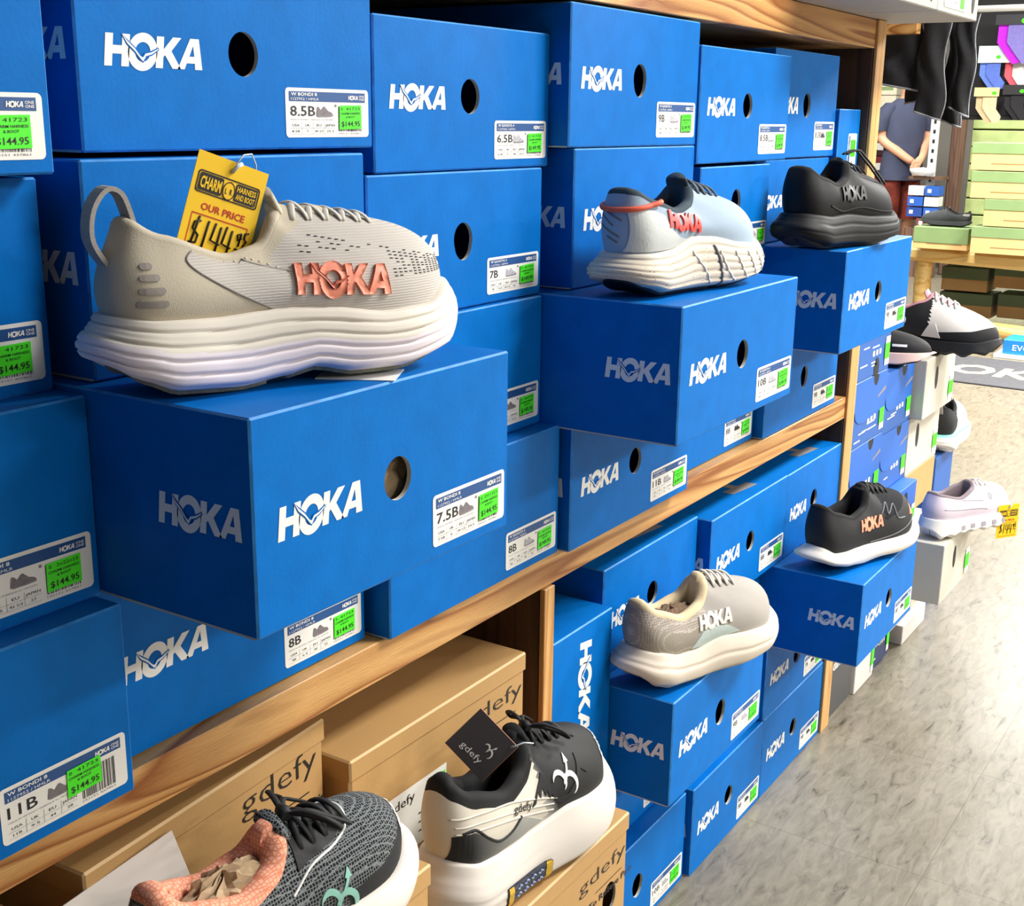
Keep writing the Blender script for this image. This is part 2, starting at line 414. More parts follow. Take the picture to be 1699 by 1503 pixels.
# ------------------------------------------------------------------ shoe shelf (boards, uprights, back panels)
sh = thing('shoe_shelf', 'long pine shoe shelf with thick boards, packed with blue shoeboxes', 'shelf', V(-.8, 1, -1))
base = sh.location.copy()
def shpart(name, a, b, m, bev=.001, lab=None):
    mb = MB(); p, q = V(*a)-base, V(*b)-base; mb.box(p, q, m, None, bev); o = mb.build(name, sh)
    if lab: o['label'] = lab
    return o
XF, XB = -.609, -.985
shpart('shelf_board', (XB, -.35, -.452), (XF, 1.902, -.417), PINE)
shpart('shelf_board', (XB, -.35, .106), (XF, 1.902, .146), PINE)
shpart('upright', (XB, 1.902, -1), (XF-.002, 1.94, .146), PLY)
shpart('face_strip', (XF-.001, 1.9025, -1), (XF+.004, 1.940, .146), PINEZ, .001, 'pale pine strip on the end upright')
shpart('upright', (XB, .998, -1), (XF-.004, 1.015, -.453), PLY)
shpart('face_strip', (XF-.003, .997, -1), (XF+.003, 1.016, -.453), PINEZ, .0008, 'pale pine strip on the middle divider')
shpart('back_panel', (XB-.02, -.35, -1), (XB, 1.94, .146), PLY, 0)

# ------------------------------------------------------------------ blue boxes, upper bay
def rowz(i): return -.416+.128*i
hoka_box(.201, -.416, .268, .127, .965, label='blue shoebox marked 11B at the lower left, bottom of its stack', size='11B', model='W BONDI 8', code='1127952 / HMLR', price='$144.95', shoe='g', front=False, hole=False, side=False, st=(.50, .28), sizes=('11B', '9.5', '44', '28'))
hoka_box(.2065, -.289, .265, .127, 1.0, label='blue shoebox at the left edge, directly on the one marked 11B', size='10B', model='W BONDI 8', code='1127952 / HMLR', price='$144.95', date='2n22n23', shoe='g', front=False, hole=False, side=False, sizes=('10B', '8.5', '42 2/3', '27'))
hoka_box(.200, -.162, .270, .126, 1.045, label='blue shoebox at the left edge, third up its stack', size='9.5B', model='W BONDI 8', code='1127952 / HMLR', price='$144.95', shoe='g', front=False, hole=False, side=False, sizes=('9B', '7.5', '42', '26.5'))
hoka_box(.197, -.0335, .270, .128, 1.01, label='blue shoebox at the top left corner of the picture', size='9B', model='W BONDI 8', code='1127952 / HMLR', price='$144.95', shoe='g', front=False, hole=False, side=False, sizes=('9B', '7.5', '41 1/3', '26'))
hoka_box(.470, -.416, .268, .128, 1.02, label='blue shoebox marked 8B with grey shoe picture, under the jutting 7.5B box', size='8B', model='W BONDI 8', code='1127952 / HMLR', price='$144.95', shoe='g', side=False, sizes=('8B', '6.5', '40', '25'))
hoka_box(.472, -.2875, .2555, .1295, .7815, .34, label='blue shoebox marked 7.5B jutting out under the big beige running shoe', size='7.5B', model='W BONDI 8', code='1127952 / HMLR', price='$144.95', date='D11323', shoe='g', tissue=True, sizes=('7.5B', '6', '39 1/3', '24.5'))
hoka_box(.484, -.157, .256, .131, 1.01, label='blue shoebox standing behind the big beige running shoe', size=None, front=False, hole=False)
hoka_box(.497, -.0225, .2685, .121, 1.03, label='blue shoebox marked 8.5B at the top, above the beige running shoe', size='8.5B', model='W BONDI 8', code='1127952 / HMLR', price='$144.95', date='41723', shoe='g', sizes=('8.5B', '7', '40 2/3', '25.5'))
hoka_box(.746, -.416, .265, .1305, .987, label='blue shoebox marked 8B on the board edge, right of the 7.5B box', size='8B', price='$149.95', shoe='p', sizes=('8B', '6.5', '40', '25'), front=False, hole=False)
hoka_box(.745, -.2845, .261, .1235, 1.02, label='blue shoebox half hidden between the 7B box and the lower 8B box', size='7.5B', shoe='g', sizes=('8B', '7', '39 1/3', '24.5'), side=False)
hoka_box(.757, -.160, .255, .1165, 1.03, label='blue shoebox marked 7B, right of the beige shoe toe', size='7B', shoe='p', sizes=('7B', '5.5', '38 2/3', '24'), side=False)
hoka_box(.771, -.0425, .2555, .118, 1.035, label='blue shoebox marked 6.5B, top of its stack', size='6.5B', shoe='p', sizes=('6.5B', '5', '38', '23.5'), side=False)
hoka_box(1.0165, -.416, .270, .127, .97, label='blue shoebox marked 11B on the board, under the jutting 10B box', size='11B', shoe='p', sizes=('11B', '9', '44', '28'))
hoka_box(1.0075, -.288, .283, .1285, .7805, .34, label='blue shoebox marked 10B jutting out under the pale blue shoe', size='10B', shoe='p', date='R2223', sizes=('10B', '8', '42 2/3', '27'))
hoka_box(1.04, -.1585, .262, .132, 1.0, label='blue shoebox standing behind the pale blue shoe', size='9.5B', shoe='p')
hoka_box(1.028, -.0255, .274, .1285, 1.0, label='blue shoebox marked 9B, topmost box touching the upper board', size='9B', shoe='p', sizes=('9B', '7', '41 1/3', '26'))
hoka_box(1.289, -.416, .268, .128, 1.023, label='blue shoebox marked 8B with a black shoe picture, set back on the board', size='8B', model='W BONDI 8', shoe='b', front=False, hole=False, side=False)
hoka_box(1.303, -.0465, .265, .1265, .995, label='blue shoebox marked 8.5B, top row beside the 9B box', size='8.5B', shoe='p', side=False)
hoka_box(1.322, -.1565, .204, .106, 1.0, label='blue shoebox behind the toe of the pale blue shoe', size='8B', shoe='p', side=False, front=False, hoff=.012)
hoka_box(1.562, -.416, .286, .128, 1.0, label='blue shoebox on the board at its right end, beneath the black shoe stack', size='9B', model='W BONDI 8', shoe='b', front=False)
hoka_box(1.553, -.2875, .284, .1315, .838, .34, label='blue shoebox jutting out under the all-black shoe', size='9B', model='W BONDI 8', shoe='b')
hoka_box(1.53, -.155, .272, .107, 1.035, label='blue shoebox standing behind the all-black shoe', size=None, side=True)
hoka_box(1.5695, -.0465, .2385, .1375, 1.03, label='blue shoebox marked with a black shoe, top row nearest the end upright', size='8.5B', model='CLIFTON 9', shoe='b', side=False)
hoka_box(1.809, -.155, .091, .174, 1.02, label='blue shoebox stood upright against the end upright, label turned sideways', size='7B', model='CLIFTON 9', shoe='b', side=False, front=False, hole=False, vlabel=True)

# ------------------------------------------------------------------ blue boxes, lower bay
L = 'blue shoeboxes in the lower bay'
hoka_box(1.020, -.868, .127, .347, 1.0, label='blue shoebox standing on end beside the middle divider, name running downwards', front=False, hole=False, side=False, upright=True, top=False, group=L)
hoka_box(1.156, -.6165, .245, .131, 1.028, label='blue shoebox above and behind the low beige shoe', size=None, top=True, group=L)
hoka_box(1.408, -.620, .262, .129, 1.0, label='blue shoebox with a pale H on its lid, in the middle of the lower bay', size='8B', model='CLIFTON 9', shoe='b', top=True, group=L)
hoka_box(1.671, -.620, .230, .128, 1.0, label='blue shoebox with pale H lid against the end upright, behind the black and orange shoe', size=None, top=True, group=L, side=False)
hoka_box(1.415, -.745, .217, .1245, 1.03, label='blue shoebox in the shade behind the toe of the low beige shoe', size=None, side=False, front=False, hole=False, group=L)
hoka_box(1.155, -.8685, .235, .1235, 1.05, .3, label='blue shoebox deep in the gap left of the box under the low beige shoe', size='8B', side=False, front=False, hole=False, group=L)
hoka_box(1.149, -.7448, .262, .1275, .871, .34, label='blue shoebox carrying the low beige shoe', size='9B', model='CLIFTON 9', shoe='p', group=L)
hoka_box(1.395, -.8675, .236, .122, 1.03, label='blue shoebox under the low beige shoe stack, mostly hidden', size='9B', model='CLIFTON 9', shoe='b', group=L)
hoka_box(1.636, -.867, .258, .121, 1.0, label='blue shoebox right of the one carrying the low beige shoe', size='7B', model='CLIFTON 9', shoe='b', group=L, side=False)
hoka_box(1.638, -.7455, .262, .1245, .783, .34, label='blue shoebox jutting out under the black and orange shoe', size='8B', model='CLIFTON 9', shoe='b', group=L)
hoka_box(1.115, -1, .274, .131, 1.012, label='blue shoebox on the floor at the bottom edge of the picture', size='10B', model='CLIFTON 9', shoe='p', front=False, group=L, side=False)
hoka_box(1.397, -1, .243, .132, 1.0, label='blue shoebox on the floor, second from the end upright', size='8B', model='CLIFTON 9', shoe='b', group=L)
hoka_box(1.642, -1, .258, .132, 1.0, label='blue shoebox on the floor against the end upright', size='9B', model='CLIFTON 9', shoe='b', group=L, side=False)

# ------------------------------------------------------------------ kraft boxes
def kraft_box(x1, y0, z0, w, h, depth, label, txt=True, hole=False, lab=False, toptext=None, tsc=1.0, gpos=(.60, .80), yaw=0, tag2=True):
    W_, H_, D_ = w*S, h*S, depth*S; ox, oy = D_/2, -W_/2
    t = thing('shoe_box', label, 'shoebox', V(x1-depth/2, y0+w/2, z0), math.radians(yaw), 'brown kraft shoeboxes')
    mb = MB(); mb.box((-ox, oy, 0), (ox, -oy, H_), BROWN, None, .003, BROWNE)
    T3 = lambda o: (lambda a, b: (ox+o, oy+a, b))
    if hole:
        del mb.f[1]; del mb.m[1]; del mb.sm[1]; g = .003
        face_hole(mb, W_-2*g, H_-2*g, W_*.86, H_*.42, .016, .020, BROWN, lambda off: (lambda a, b: (ox+off, oy+a+g, b+g)), .003)
    if txt:
        gu, gv = gpos
        text(mb, 'gdefy', W_*gu, H_*gv, H_*.11*tsc, BLKP, T3(.0006), W_*.36*tsc, -.012)
        if tag2: text(mb, 'Clinically Proven To Relieve Pain', W_*(gu-.30), H_*(gv-.19), H_*.05, BLKP, T3(.0006), W_*.70, .012)
        mb.poly([rect(W_*(gu+.12), H_*(gv-.10), W_*(gu+.32), H_*(gv-.094))], BLKP, T3(.0006))
    if toptext: text(mb, toptext, 0, 0, .03, BLKP, lambda a, b: (ox-.07+b, oy+W_*.56+a, H_+.0005), .09, .03)
    mb.build('carton', t)
    lb = MB(); lb.box((-ox-.001, oy-.0015, H_-.022), (ox+.0018, -oy+.0015, H_+.0015), BROWN, None, .002, BROWNE); lb.build('lid', t)
    if lab:
        l_ = MB(); T4 = lambda o: (lambda a, b: (ox+o, oy+a, b))
        l_.poly([rect(W_*.0+.001, H_*.18, W_*.50, H_*.60)], WHT, T4(.001))
        text(l_, 'gdefy', W_*.18, H_*.50, H_*.06, INK, T4(.0013), W_*.14, 0)
        for i in range(3): l_.poly([rect(W_*.34, H_*(.26+.06*i), W_*.40, H_*(.27+.06*i))], INK, T4(.0013))
        q = l_.build('size_label', t); s_ = MB(); s_.poly([rect(W_*.40, H_*.24, W_*.49, H_*.56)], GRN, T4(.0018)); text(s_, '$154.95', W_*.405, H_*.28, H_*.05, BLKP, T4(.002), W_*.08)
        s_.build('price_sticker', q, label='neon green price sticker')
    return t
kraft_box(-.52, .445, -1, .262, .3385, .34, 'brown kraft box on the floor below the dark mesh shoe', txt=False)
kraft_box(-.52, .727, -1, .262, .2015, .34, 'brown kraft box on the floor below the white and black shoe', txt=False)
shpart('shelf_board', (XB, -.35, -.676), (-.862, .997, -.6605), PLY)
kraft_box(-.622, .432, -.66, .250, .186, .34, 'brown kraft shoebox under the board with black lettering, behind the dark mesh shoe', toptext='CD', yaw=4)
kraft_box(-.612, .704, -.66, .266, .148, .36, 'brown kraft shoebox beside the middle divider, white label low on its end', txt=True, lab=True, tag2=False, gpos=(.62, .72))
kraft_box(-.594, .10, -.66, .312, .165, .36, 'brown kraft shoebox at the bottom left corner', txt=False)
kraft_box(-.50, .727, -.7975, .262, .1365, .34, 'brown kraft shoebox jutting out under the white and black shoe', hole=True, tsc=.95, gpos=(.64, .69))
kraft_box(-.528, .438, -.6605, .262, .087, .088, 'brown kraft shoebox under the dark mesh shoe', txt=False)
# ------------------------------------------------------------------ running shoes
OUT = [(0,0),(.015,-.062),(.07,-.108),(.16,-.120),(.28,-.116),(.40,-.118),(.53,-.136),(.66,-.156),(.78,-.155),(.88,-.128),(.955,-.075),(.995,-.015),
       (1.0,.035),(.975,.085),(.91,.125),(.82,.145),(.70,.148),(.58,.132),(.45,.108),(.34,.102),(.22,.110),(.12,.112),(.05,.088),(.012,.048)]
def crom(P, n, closed=True):
    N = len(P); out = []
    for i in range(n):
        t = i/n*N if closed else i/(n-1)*(N-1)
        k = min(int(t), N-1 if closed else N-2); u = t-k
        g = (lambda j: Vector(P[j % N])) if closed else (lambda j: Vector(P[max(0, min(N-1, j))]))
        a, b, c, d = g(k-1), g(k), g(k+1), g(k+2)
        out.append(.5*((2*b)+(c-a)*u+(2*a-5*b+4*c-d)*u*u+(3*b-a-3*c+d)*u**3))
    return out
def lerpt(tab, x):
    """smooth interpolation through a table"""
    if x <= tab[0][0]: return tab[0][1]
    for (a, p), (b, q) in zip(tab, tab[1:]):
        if x <= b:
            u = (x-a)/(b-a); u = u*u*(3-2*u)*.6+u*.4
            return p+(q-p)*u
    return tab[-1][1]
class Shoe:
    N = 96
    def __init__(s, name, label, loc, rz, L=.285, width=1.0, mirror=False, zb=None, zt=None, collar=None, tilt=(0, 0), sole_prof=None, sole_mat=None, out_mat=None, up_mat=None, line_mat=None,
                 toe_h=.045, flare=.006, group=None, rows=22, uprows=22, opening=(.02, .49), cw=.112, lining_depth=.05, cat='shoe', out_part=True, bulge=.35, collar_r=.0055, insole=None, throat_w=.42, slits=(), vamp=.56):
        s.L = L; s.t = thing(name, label, cat, loc, 0, group); s.t.rotation_euler = (tilt[0], tilt[1], rz)
        s.rz = rz
        sg = -1 if mirror else 1
        ol = [(p.x*L, p.y*L*width*sg) for p in crom([(x, y, 0) for x, y in OUT], s.N)]
        s.ol = ol; n = s.N
        s.nr = []
        for i in range(n):
            a, b = Vector(ol[i-1]), Vector(ol[(i+1) % n]); t = (b-a).normalized()
            v = Vector((t.y, -t.x))*(1 if not mirror else -1)
            s.nr.append(v)
        zb = zb or [(0,.020),(.06,.009),(.16,.001),(.35,.002),(.55,.001),(.72,.003),(.88,.012),(1,.030)]
        zt = zt or [(0,.056),(.12,.050),(.35,.046),(.55,.044),(.75,.043),(.9,.045),(1,.050)]
        s.zb = lambda x: lerpt(zb, x/L); s.zt = lambda x: lerpt(zt, x/L)
        # ---- midsole
        mb = MB(); prof = sole_prof or (lambda v, x, side: .0)
        rowsP = []
        vv = [j/rows for j in range(rows+1)]
        def ring(off, z):
            return [(ol[i][0]+s.nr[i].x*off(i), ol[i][1]+s.nr[i].y*off(i), z(i)) for i in range(n)]
        for v in vv:
            rnd_ = -.010*max(0, 1-v/.14)**2
            rowsP.append(ring(lambda i: flare*(1-v)*.9+.002+rnd_+prof(v, ol[i][0]/L, ol[i][1]), lambda i: s.zb(ol[i][0])+.0035+(s.zt(ol[i][0])-s.zb(ol[i][0])-.0035)*v))
        top = ring(lambda i: -.004, lambda i: s.zt(ol[i][0])+.0005); top2 = ring(lambda i: -.016, lambda i: s.zt(ol[i][0])-.001)
        allr = rowsP+[top, top2]
        mm = sole_mat if callable(sole_mat) else (lambda v, x: sole_mat)
        mb.grid([r for r in allr], (lambda a, b: mm(min(1, a/rows), ol[b][0]/L)), close_v=True)
        cx = [(p[0]*.5+L*.25, p[1]*.05, p[2]) for p in top2]
        mb.grid([top2, cx], mm(1, .5), close_v=True)
        s.mid = mb.build('midsole', s.t)
        # ---- outsole
        ob = MB(); bm_ = out_mat
        slit = lambda i: 1 if any(abs(ol[i][0]/L-c) < w_ for c, w_ in slits) else 0
        o0 = ring(lambda i: -.002-.006*slit(i), lambda i: s.zb(ol[i][0])+.006); o1 = ring(lambda i: -.0025-.012*slit(i), lambda i: s.zb(ol[i][0])+.0005+.006*slit(i))
        o2 = ring(lambda i: -.010, lambda i: s.zb(ol[i][0])+.0); o3 = [(p[0], p[1]*.05, p[2]+.0015) for p in o2]
        ob.grid([o0, o1, o2, o3], bm_, close_v=True); ob.build('outsole', s.t)
        # ---- upper
        ch = collar or [(0,.105),(.2,.096),(.5,.084),(.8,.108),(1,.122)]
        x0, x1 = opening[0]*L, opening[1]*L
        def half(i):           # arclength fraction heel->toe on each side
            return None
        arc = [0]; 
        for i in range(1, n+1):
            a, b = ol[i-1], ol[i % n]; arc.append(arc[-1]+math.hypot(b[0]-a[0], b[1]-a[1]))
        itoe = max(range(n), key=lambda i: ol[i][0]); s.itoe = itoe
        base, coll, hv = [], [], []
        for i in range(n):
            if i <= itoe: f = arc[i]/arc[itoe]; side = ol[3][1]/abs(ol[3][1])
            else: f = (arc[n]-arc[i])/(arc[n]-arc[itoe]); side = -ol[3][1]/abs(ol[3][1])
            q = 1-(1-min(1, f/1.0))**1.75 if f < 1 else 1
            q = min(1, q)
            ang = math.pi*q
            xx = x0+(x1-x0)*(1-math.cos(ang))/2
            ww = cw*L*math.sin(ang)**.6 if 0 < q < 1 else 0
            if q > .75: ww = max(ww, 0)
            yy = side*ww+ .012*L*(-1 if mirror else 1)*q
            base.append(Vector((ol[i][0]-s.nr[i].x*.0035, ol[i][1]-s.nr[i].y*.0035, s.zt(ol[i][0])-.003)))
            coll.append(Vector((xx, yy, lerpt(ch, q)))); hv.append((f, q, side))
        s.coll = coll; s.hv = hv
        rowsU = []
        for j in range(uprows+1):
            v = j/uprows; r = []
            for i in range(n):
                f, q, side = hv[i]; P0, P3 = base[i], coll[i]
                d = P3-P0; front = max(0, min(1, (f-.45)/.55)); front = front*front*(3-2*front)
                nx = Vector((s.nr[i].x, s.nr[i].y, 0))
                h = d.z
                P1s = P0+Vector((0, 0, h*.40))+nx*(.004+bulge*.012)
                P2s = P3-Vector((0, 0, h*.32))+nx*(.006)
                P1f = P0+Vector((0, 0, toe_h*1.15))+nx*.004
                P2f = P0.lerp(P3, vamp)+Vector((0, 0, toe_h*.30))
                P2f.y = P3.y+(P0.y-P3.y)*.40
                P1 = P1s.lerp(P1f, front); P2 = P2s.lerp(P2f, front)
                u = v; w0 = 1-u
                r.append(P0*w0**3+P1*3*w0*w0*u+P2*3*w0*u*u+P3*u**3)
            rowsU.append(r)
        s.rowsU = rowsU; s.uprows = uprows
        ub = MB()
        um = up_mat if not isinstance(up_mat, bpy.types.Material) else (lambda x, z, v, side: up_mat)
        ub.grid(rowsU, (lambda a, b: um(rowsU[a][b].x/L, rowsU[a][b].z, a/uprows, rowsU[a][b].y)), close_v=True)
        s.upper = ub.build('upper', s.t)
        # ---- padded collar and lining
        lb = MB(); R = collar_r; ringsL = []
        cen = Vector((sum(c.x for c in coll)/n, sum(c.y for c in coll)/n, 0))
        def inw(i):
            a, b = coll[i-1], coll[(i+1) % n]; t = (b-a); t.z = 0
            if t.length < 1e-5: t = Vector((0, 1, 0))
            t.normalize(); v = Vector((t.y, -t.x, 0))
            if v.dot(cen-Vector((coll[i].x, coll[i].y, 0))) < 0: v = -v
            return v
        ins = [inw(i) for i in range(n)]
        for it in range(3): ins = [(ins[i-1]+ins[i]*2+ins[(i+1) % n]).normalized() for i in range(n)]
        for k in range(9):
            an = math.pi*(1-k/8)
            ringsL.append([coll[i]+ins[i]*(R*(1+math.cos(an)))+Vector((0, 0, R*1.1*math.sin(an)-.001)) for i in range(n)])
        for k, dz in enumerate((.3, .6, .85, 1)):
            ringsL.append([coll[i]+ins[i]*(R*2+.001-(.006*dz))+Vector((0, 0, -dz*(coll[i].z-s.zt(coll[i].x)+.002))) for i in range(n)])
        last = ringsL[-1]; c_ = Vector((L*.25, 0, last[0].z))
        lb.grid(ringsL, line_mat, close_v=True)
        s.rim = ringsL[4]
        lb.build('collar_lining', s.t)
        ib = MB(); ib.grid([last, [p.lerp(c_, .97) for p in last]], insole or line_mat, close_v=True); ib.build('insole', s.t)
        bpy.context.view_layer.update()
        me = s.upper.data
        s.bv = BVHTree.FromPolygons([v.co for v in me.vertices], [tuple(p.vertices) for p in me.polygons])
        me = s.mid.data
        s.bvm = BVHTree.FromPolygons([v.co for v in me.vertices], [tuple(p.vertices) for p in me.polygons])
    def side(s, x, z, sgn, lift=.0006, bv=None):
        h = (bv or s.bv).ray_cast(Vector((x, sgn*.3, z)), Vector((0, -sgn, 0)))
        if h[0] is None: return None
        n = h[1]; n = n if n.y*sgn > 0 else -n
        return h[0]+n*lift
    def toprc(s, x, y, lift=.0006):
        h = s.bv.ray_cast(Vector((x, y, .4)), Vector((0, 0, -1)))
        if h[0] is None: return None
        n = h[1]; n = n if n.z > 0 else -n
        return h[0]+n*lift
    def heel(s, y, z, lift=.0006, bv=None):
        h = (bv or s.bv).ray_cast(Vector((-.2, y, z)), Vector((1, 0, 0)))
        if h[0] is None: return None
        n = h[1]; n = n if n.x < 0 else -n
        return h[0]+n*lift
    def decal(s, name, loops, m, mode='side', sgn=-1, thick=.0012, maxe=.006, bv=None, lift=.0004, parent=None, label=None):
        """flat 2D shape in (x,z)/(x,y)/(y,z) laid onto the surface with its own thickness; returns object"""
        bm = bmesh.new()
        for lp in loops:
            tr = tessellate_polygon([[Vector((a, b, 0)) for a, b in l] for l in lp])
            pts = [(a, b) for l in lp for a, b in l]
            vs = [bm.verts.new((a, b, 0)) for a, b in pts]
            for t in tr:
                try: bm.faces.new([vs[k] for k in t])
                except ValueError: pass
        for it in range(5):
            es = [e for e in bm.edges if e.calc_length() > maxe]
            if not es: break
            bmesh.ops.subdivide_edges(bm, edges=es, cuts=1)
            bmesh.ops.triangulate(bm, faces=bm.faces)
        bmesh.ops.recalc_face_normals(bm, faces=bm.faces)
        bound = [e for e in bm.edges if len(e.link_faces) == 1]
        f = {'side': lambda a, b, l: s.side(a, b, sgn, l, bv), 'top': lambda a, b, l: s.toprc(a, b, l), 'heel': lambda a, b, l: s.heel(a, b, l, bv)}[mode]
        mb = MB(); idx = {}
        for v in bm.verts:
            p = f(v.co.x, v.co.y, lift+thick); q = f(v.co.x, v.co.y, lift-.0008)
            if p is None: continue
            idx[v] = len(mb.v); mb.v.append(tuple(p)); mb.v.append(tuple(q))
        i = mb.mi(m)
        for fc in bm.faces:
            if all(v in idx for v in fc.verts): mb.f.append(tuple(idx[v] for v in fc.verts)); mb.m.append(i); mb.sm.append(thick > .002)
        for e in bound:
            a, b = e.verts
            if a in idx and b in idx: mb.f.append((idx[a], idx[b], idx[b]+1, idx[a]+1)); mb.m.append(i); mb.sm.append(False)
        bm.free()
        if not mb.f: return None
        o = mb.build(name, parent or s.t)
        if label: o['label'] = label
        return o
    def logo(s, x, z, h, width, m, sgn=-1, dirx=None, thick=.0015, bird=None, rot=0, label=None, bv=None, shear=0):
        """wordmark on the side; reads correctly when looked at from that side"""
        d = -sgn if dirx is None else dirx
        sx = width/4.2; loops = []
        def T(p):
            a, b = p[0]*sx, p[1]*h; b += shear*a
            a, b = a*math.cos(rot)-b*math.sin(rot), a*math.sin(rot)+b*math.cos(rot)
            return (x+d*a, z+b)
        for lp in LOGO: loops.append([[T(p) for p in l] for l in lp])
        o = s.decal('printed_name', loops, m, 'side', sgn, thick, .005, bv, label=label)
        if bird:
            s.decal('bird_mark', [[[T((px*.8+.3, py*.8+.12)) for px, py in BIRD]]], bird, 'side', sgn, thick+.0006, .004, bv, parent=o)
        return o
    def line(s, name, pts, r, m, mode='side', sgn=-1, bv=None, lift=.0, dashed=0, n=40, parent=None, label=None, mb=None, flat=.5):
        P = crom([(a, b, 0) for a, b in pts], n, False); f = {'side': lambda a, b: s.side(a, b, sgn, lift, bv), 'top': lambda a, b: s.toprc(a, b, lift), 'heel': lambda a, b: s.heel(a, b, lift, bv)}[mode]
        Q = [f(p.x, p.y) for p in P]; own = mb is None; mb = mb or MB()
        run = []
        for k, q in enumerate(Q+[None]):
            brk = q is None or (dashed and k % dashed == dashed-1)
            if not brk: run.append(q)
            else:
                if len(run) > 1: mb.tube(run, r, m, 6)
                run = []
        if own and mb.f:
            o = mb.build(name, parent or s.t)
            if label: o['label'] = label
            return o
    def tongue(s, m, x0=.60, top=(.40, .135), w=.060, thick=.009, lean=0, m2=None):
        """padded tongue rising out of the throat"""
        L = s.L; mb = MB(); K = 14; rows = []
        pts = crom([(x0*L, 0, s.toprc(x0*L, .004, 0).z-.004), ((x0*.6+top[0]*.4)*L, 0, s.toprc((x0*.6+top[0]*.4)*L, .004, 0).z-.001), ((top[0]+.045)*L, 0, top[1]-.018), (top[0]*L, 0, top[1])], K, False)
        yc = s.coll[s.itoe].y
        for k, p in enumerate(pts):
            u = k/(K-1); ww = w*L*(.62+.38*u); row = []
            if k > K-3: ww *= (.97, .82)[k-(K-2)]
            for j in range(17):
                a = 2*math.pi*j/16; cy = math.cos(a); sy = math.sin(a)
                z = p.z+thick*.5*sy*(1 if k < K-2 else .8)-.28*ww*cy*cy*.8
                xx = p.x+thick*.35*sy*u
                row.append((xx, yc+ww*cy+lean*u, z))
            rows.append(row)
        mb.grid(rows, m, smooth=True); k0 = len(mb.v)
        mb.v.append((pts[-1].x-.002, yc+lean, pts[-1].z-.002)); b = (K-1)*17
        for j in range(16): mb.f.append((b+j, b+j+1, k0)); mb.m.append(0); mb.sm.append(True)
        return mb.build('tongue', s.t)
    def laces(s, m, xs=(.46, .51, .56, .61, .66), w=.075, r=.0022, flat=.55, lift=.006, bow=False, m_eye=None, top=None):
        L = s.L; mb = MB(); yc = .006
        def P(x, y, l):
            p = s.toprc(x*L, y*L, 0)
            return None if p is None else Vector((p.x, p.y, p.z+l))
        for a, b in zip(xs, xs[1:]):
            for sg in (1, -1):
                pts = []
                for k in range(11):
                    u = k/10; y = (-w+2*w*u)*sg; l = lift*(math.sin(math.pi*u)**.6)*(1.0 if sg > 0 else 1.35)
                    p = P(a+(b-a)*u, y+yc, l)
                    if p: pts.append(p)
                if len(pts) > 3: mb.tube(pts, r, m, 6, flat=flat)
        if bow:
            a = xs[0]; c = P(a+.01, yc, lift+.004)
            if c:
                for sg in (1, -1):
                    lp = [c, c+Vector((.006, sg*.018, .006)), c+Vector((.016, sg*.036, .001)), c+Vector((.026, sg*.040, -.010)), c+Vector((.022, sg*.026, -.006)), c+Vector((.008, sg*.010, .001)), c]
                    mb.tube(crom([tuple(p) for p in lp], 24, False), r, m, 6, flat=flat)
                    e = [c, c+Vector((.012, sg*.014, .003)), c+Vector((.030, sg*.020, -.008)), c+Vector((.05, sg*.028, -.022))]
                    mb.tube(crom([tuple(p) for p in e], 16, False), r, m, 6, flat=flat)
                mb.tube([c+Vector((-.002, -.006, .001)), c+Vector((0, 0, .003)), c+Vector((.002, .006, .001))], r*1.8, m, 8)
        return mb.build('laces', s.t)
    def loft_tab(s, name, pts, w, m, thick=.0016, axis=Vector((0, 1, 0)), ws=None, label=None):
        """ribbon of webbing following pts, width along axis"""
        P = crom([tuple(p) for p in pts], 28, False); mb = MB(); rows = []
        for k, p in enumerate(P):
            a = P[max(0, k-1)]; b = P[min(len(P)-1, k+1)]; t = (b-a).normalized(); n = t.cross(axis).normalized()
            ww = w if not ws else lerpt(ws, k/(len(P)-1))
            rows.append([p+axis*ww+n*thick, p-axis*ww+n*thick, p-axis*ww-n*thick, p+axis*ww-n*thick])
        mb.grid(rows, m, close_v=True, smooth=False)
        o = mb.build(name, s.t)
        if label: o['label'] = label
        return o
def wave(v, n, ph=0): 
    t = (v*n+ph) % 1
    return abs(math.sin(math.pi*t))**.6
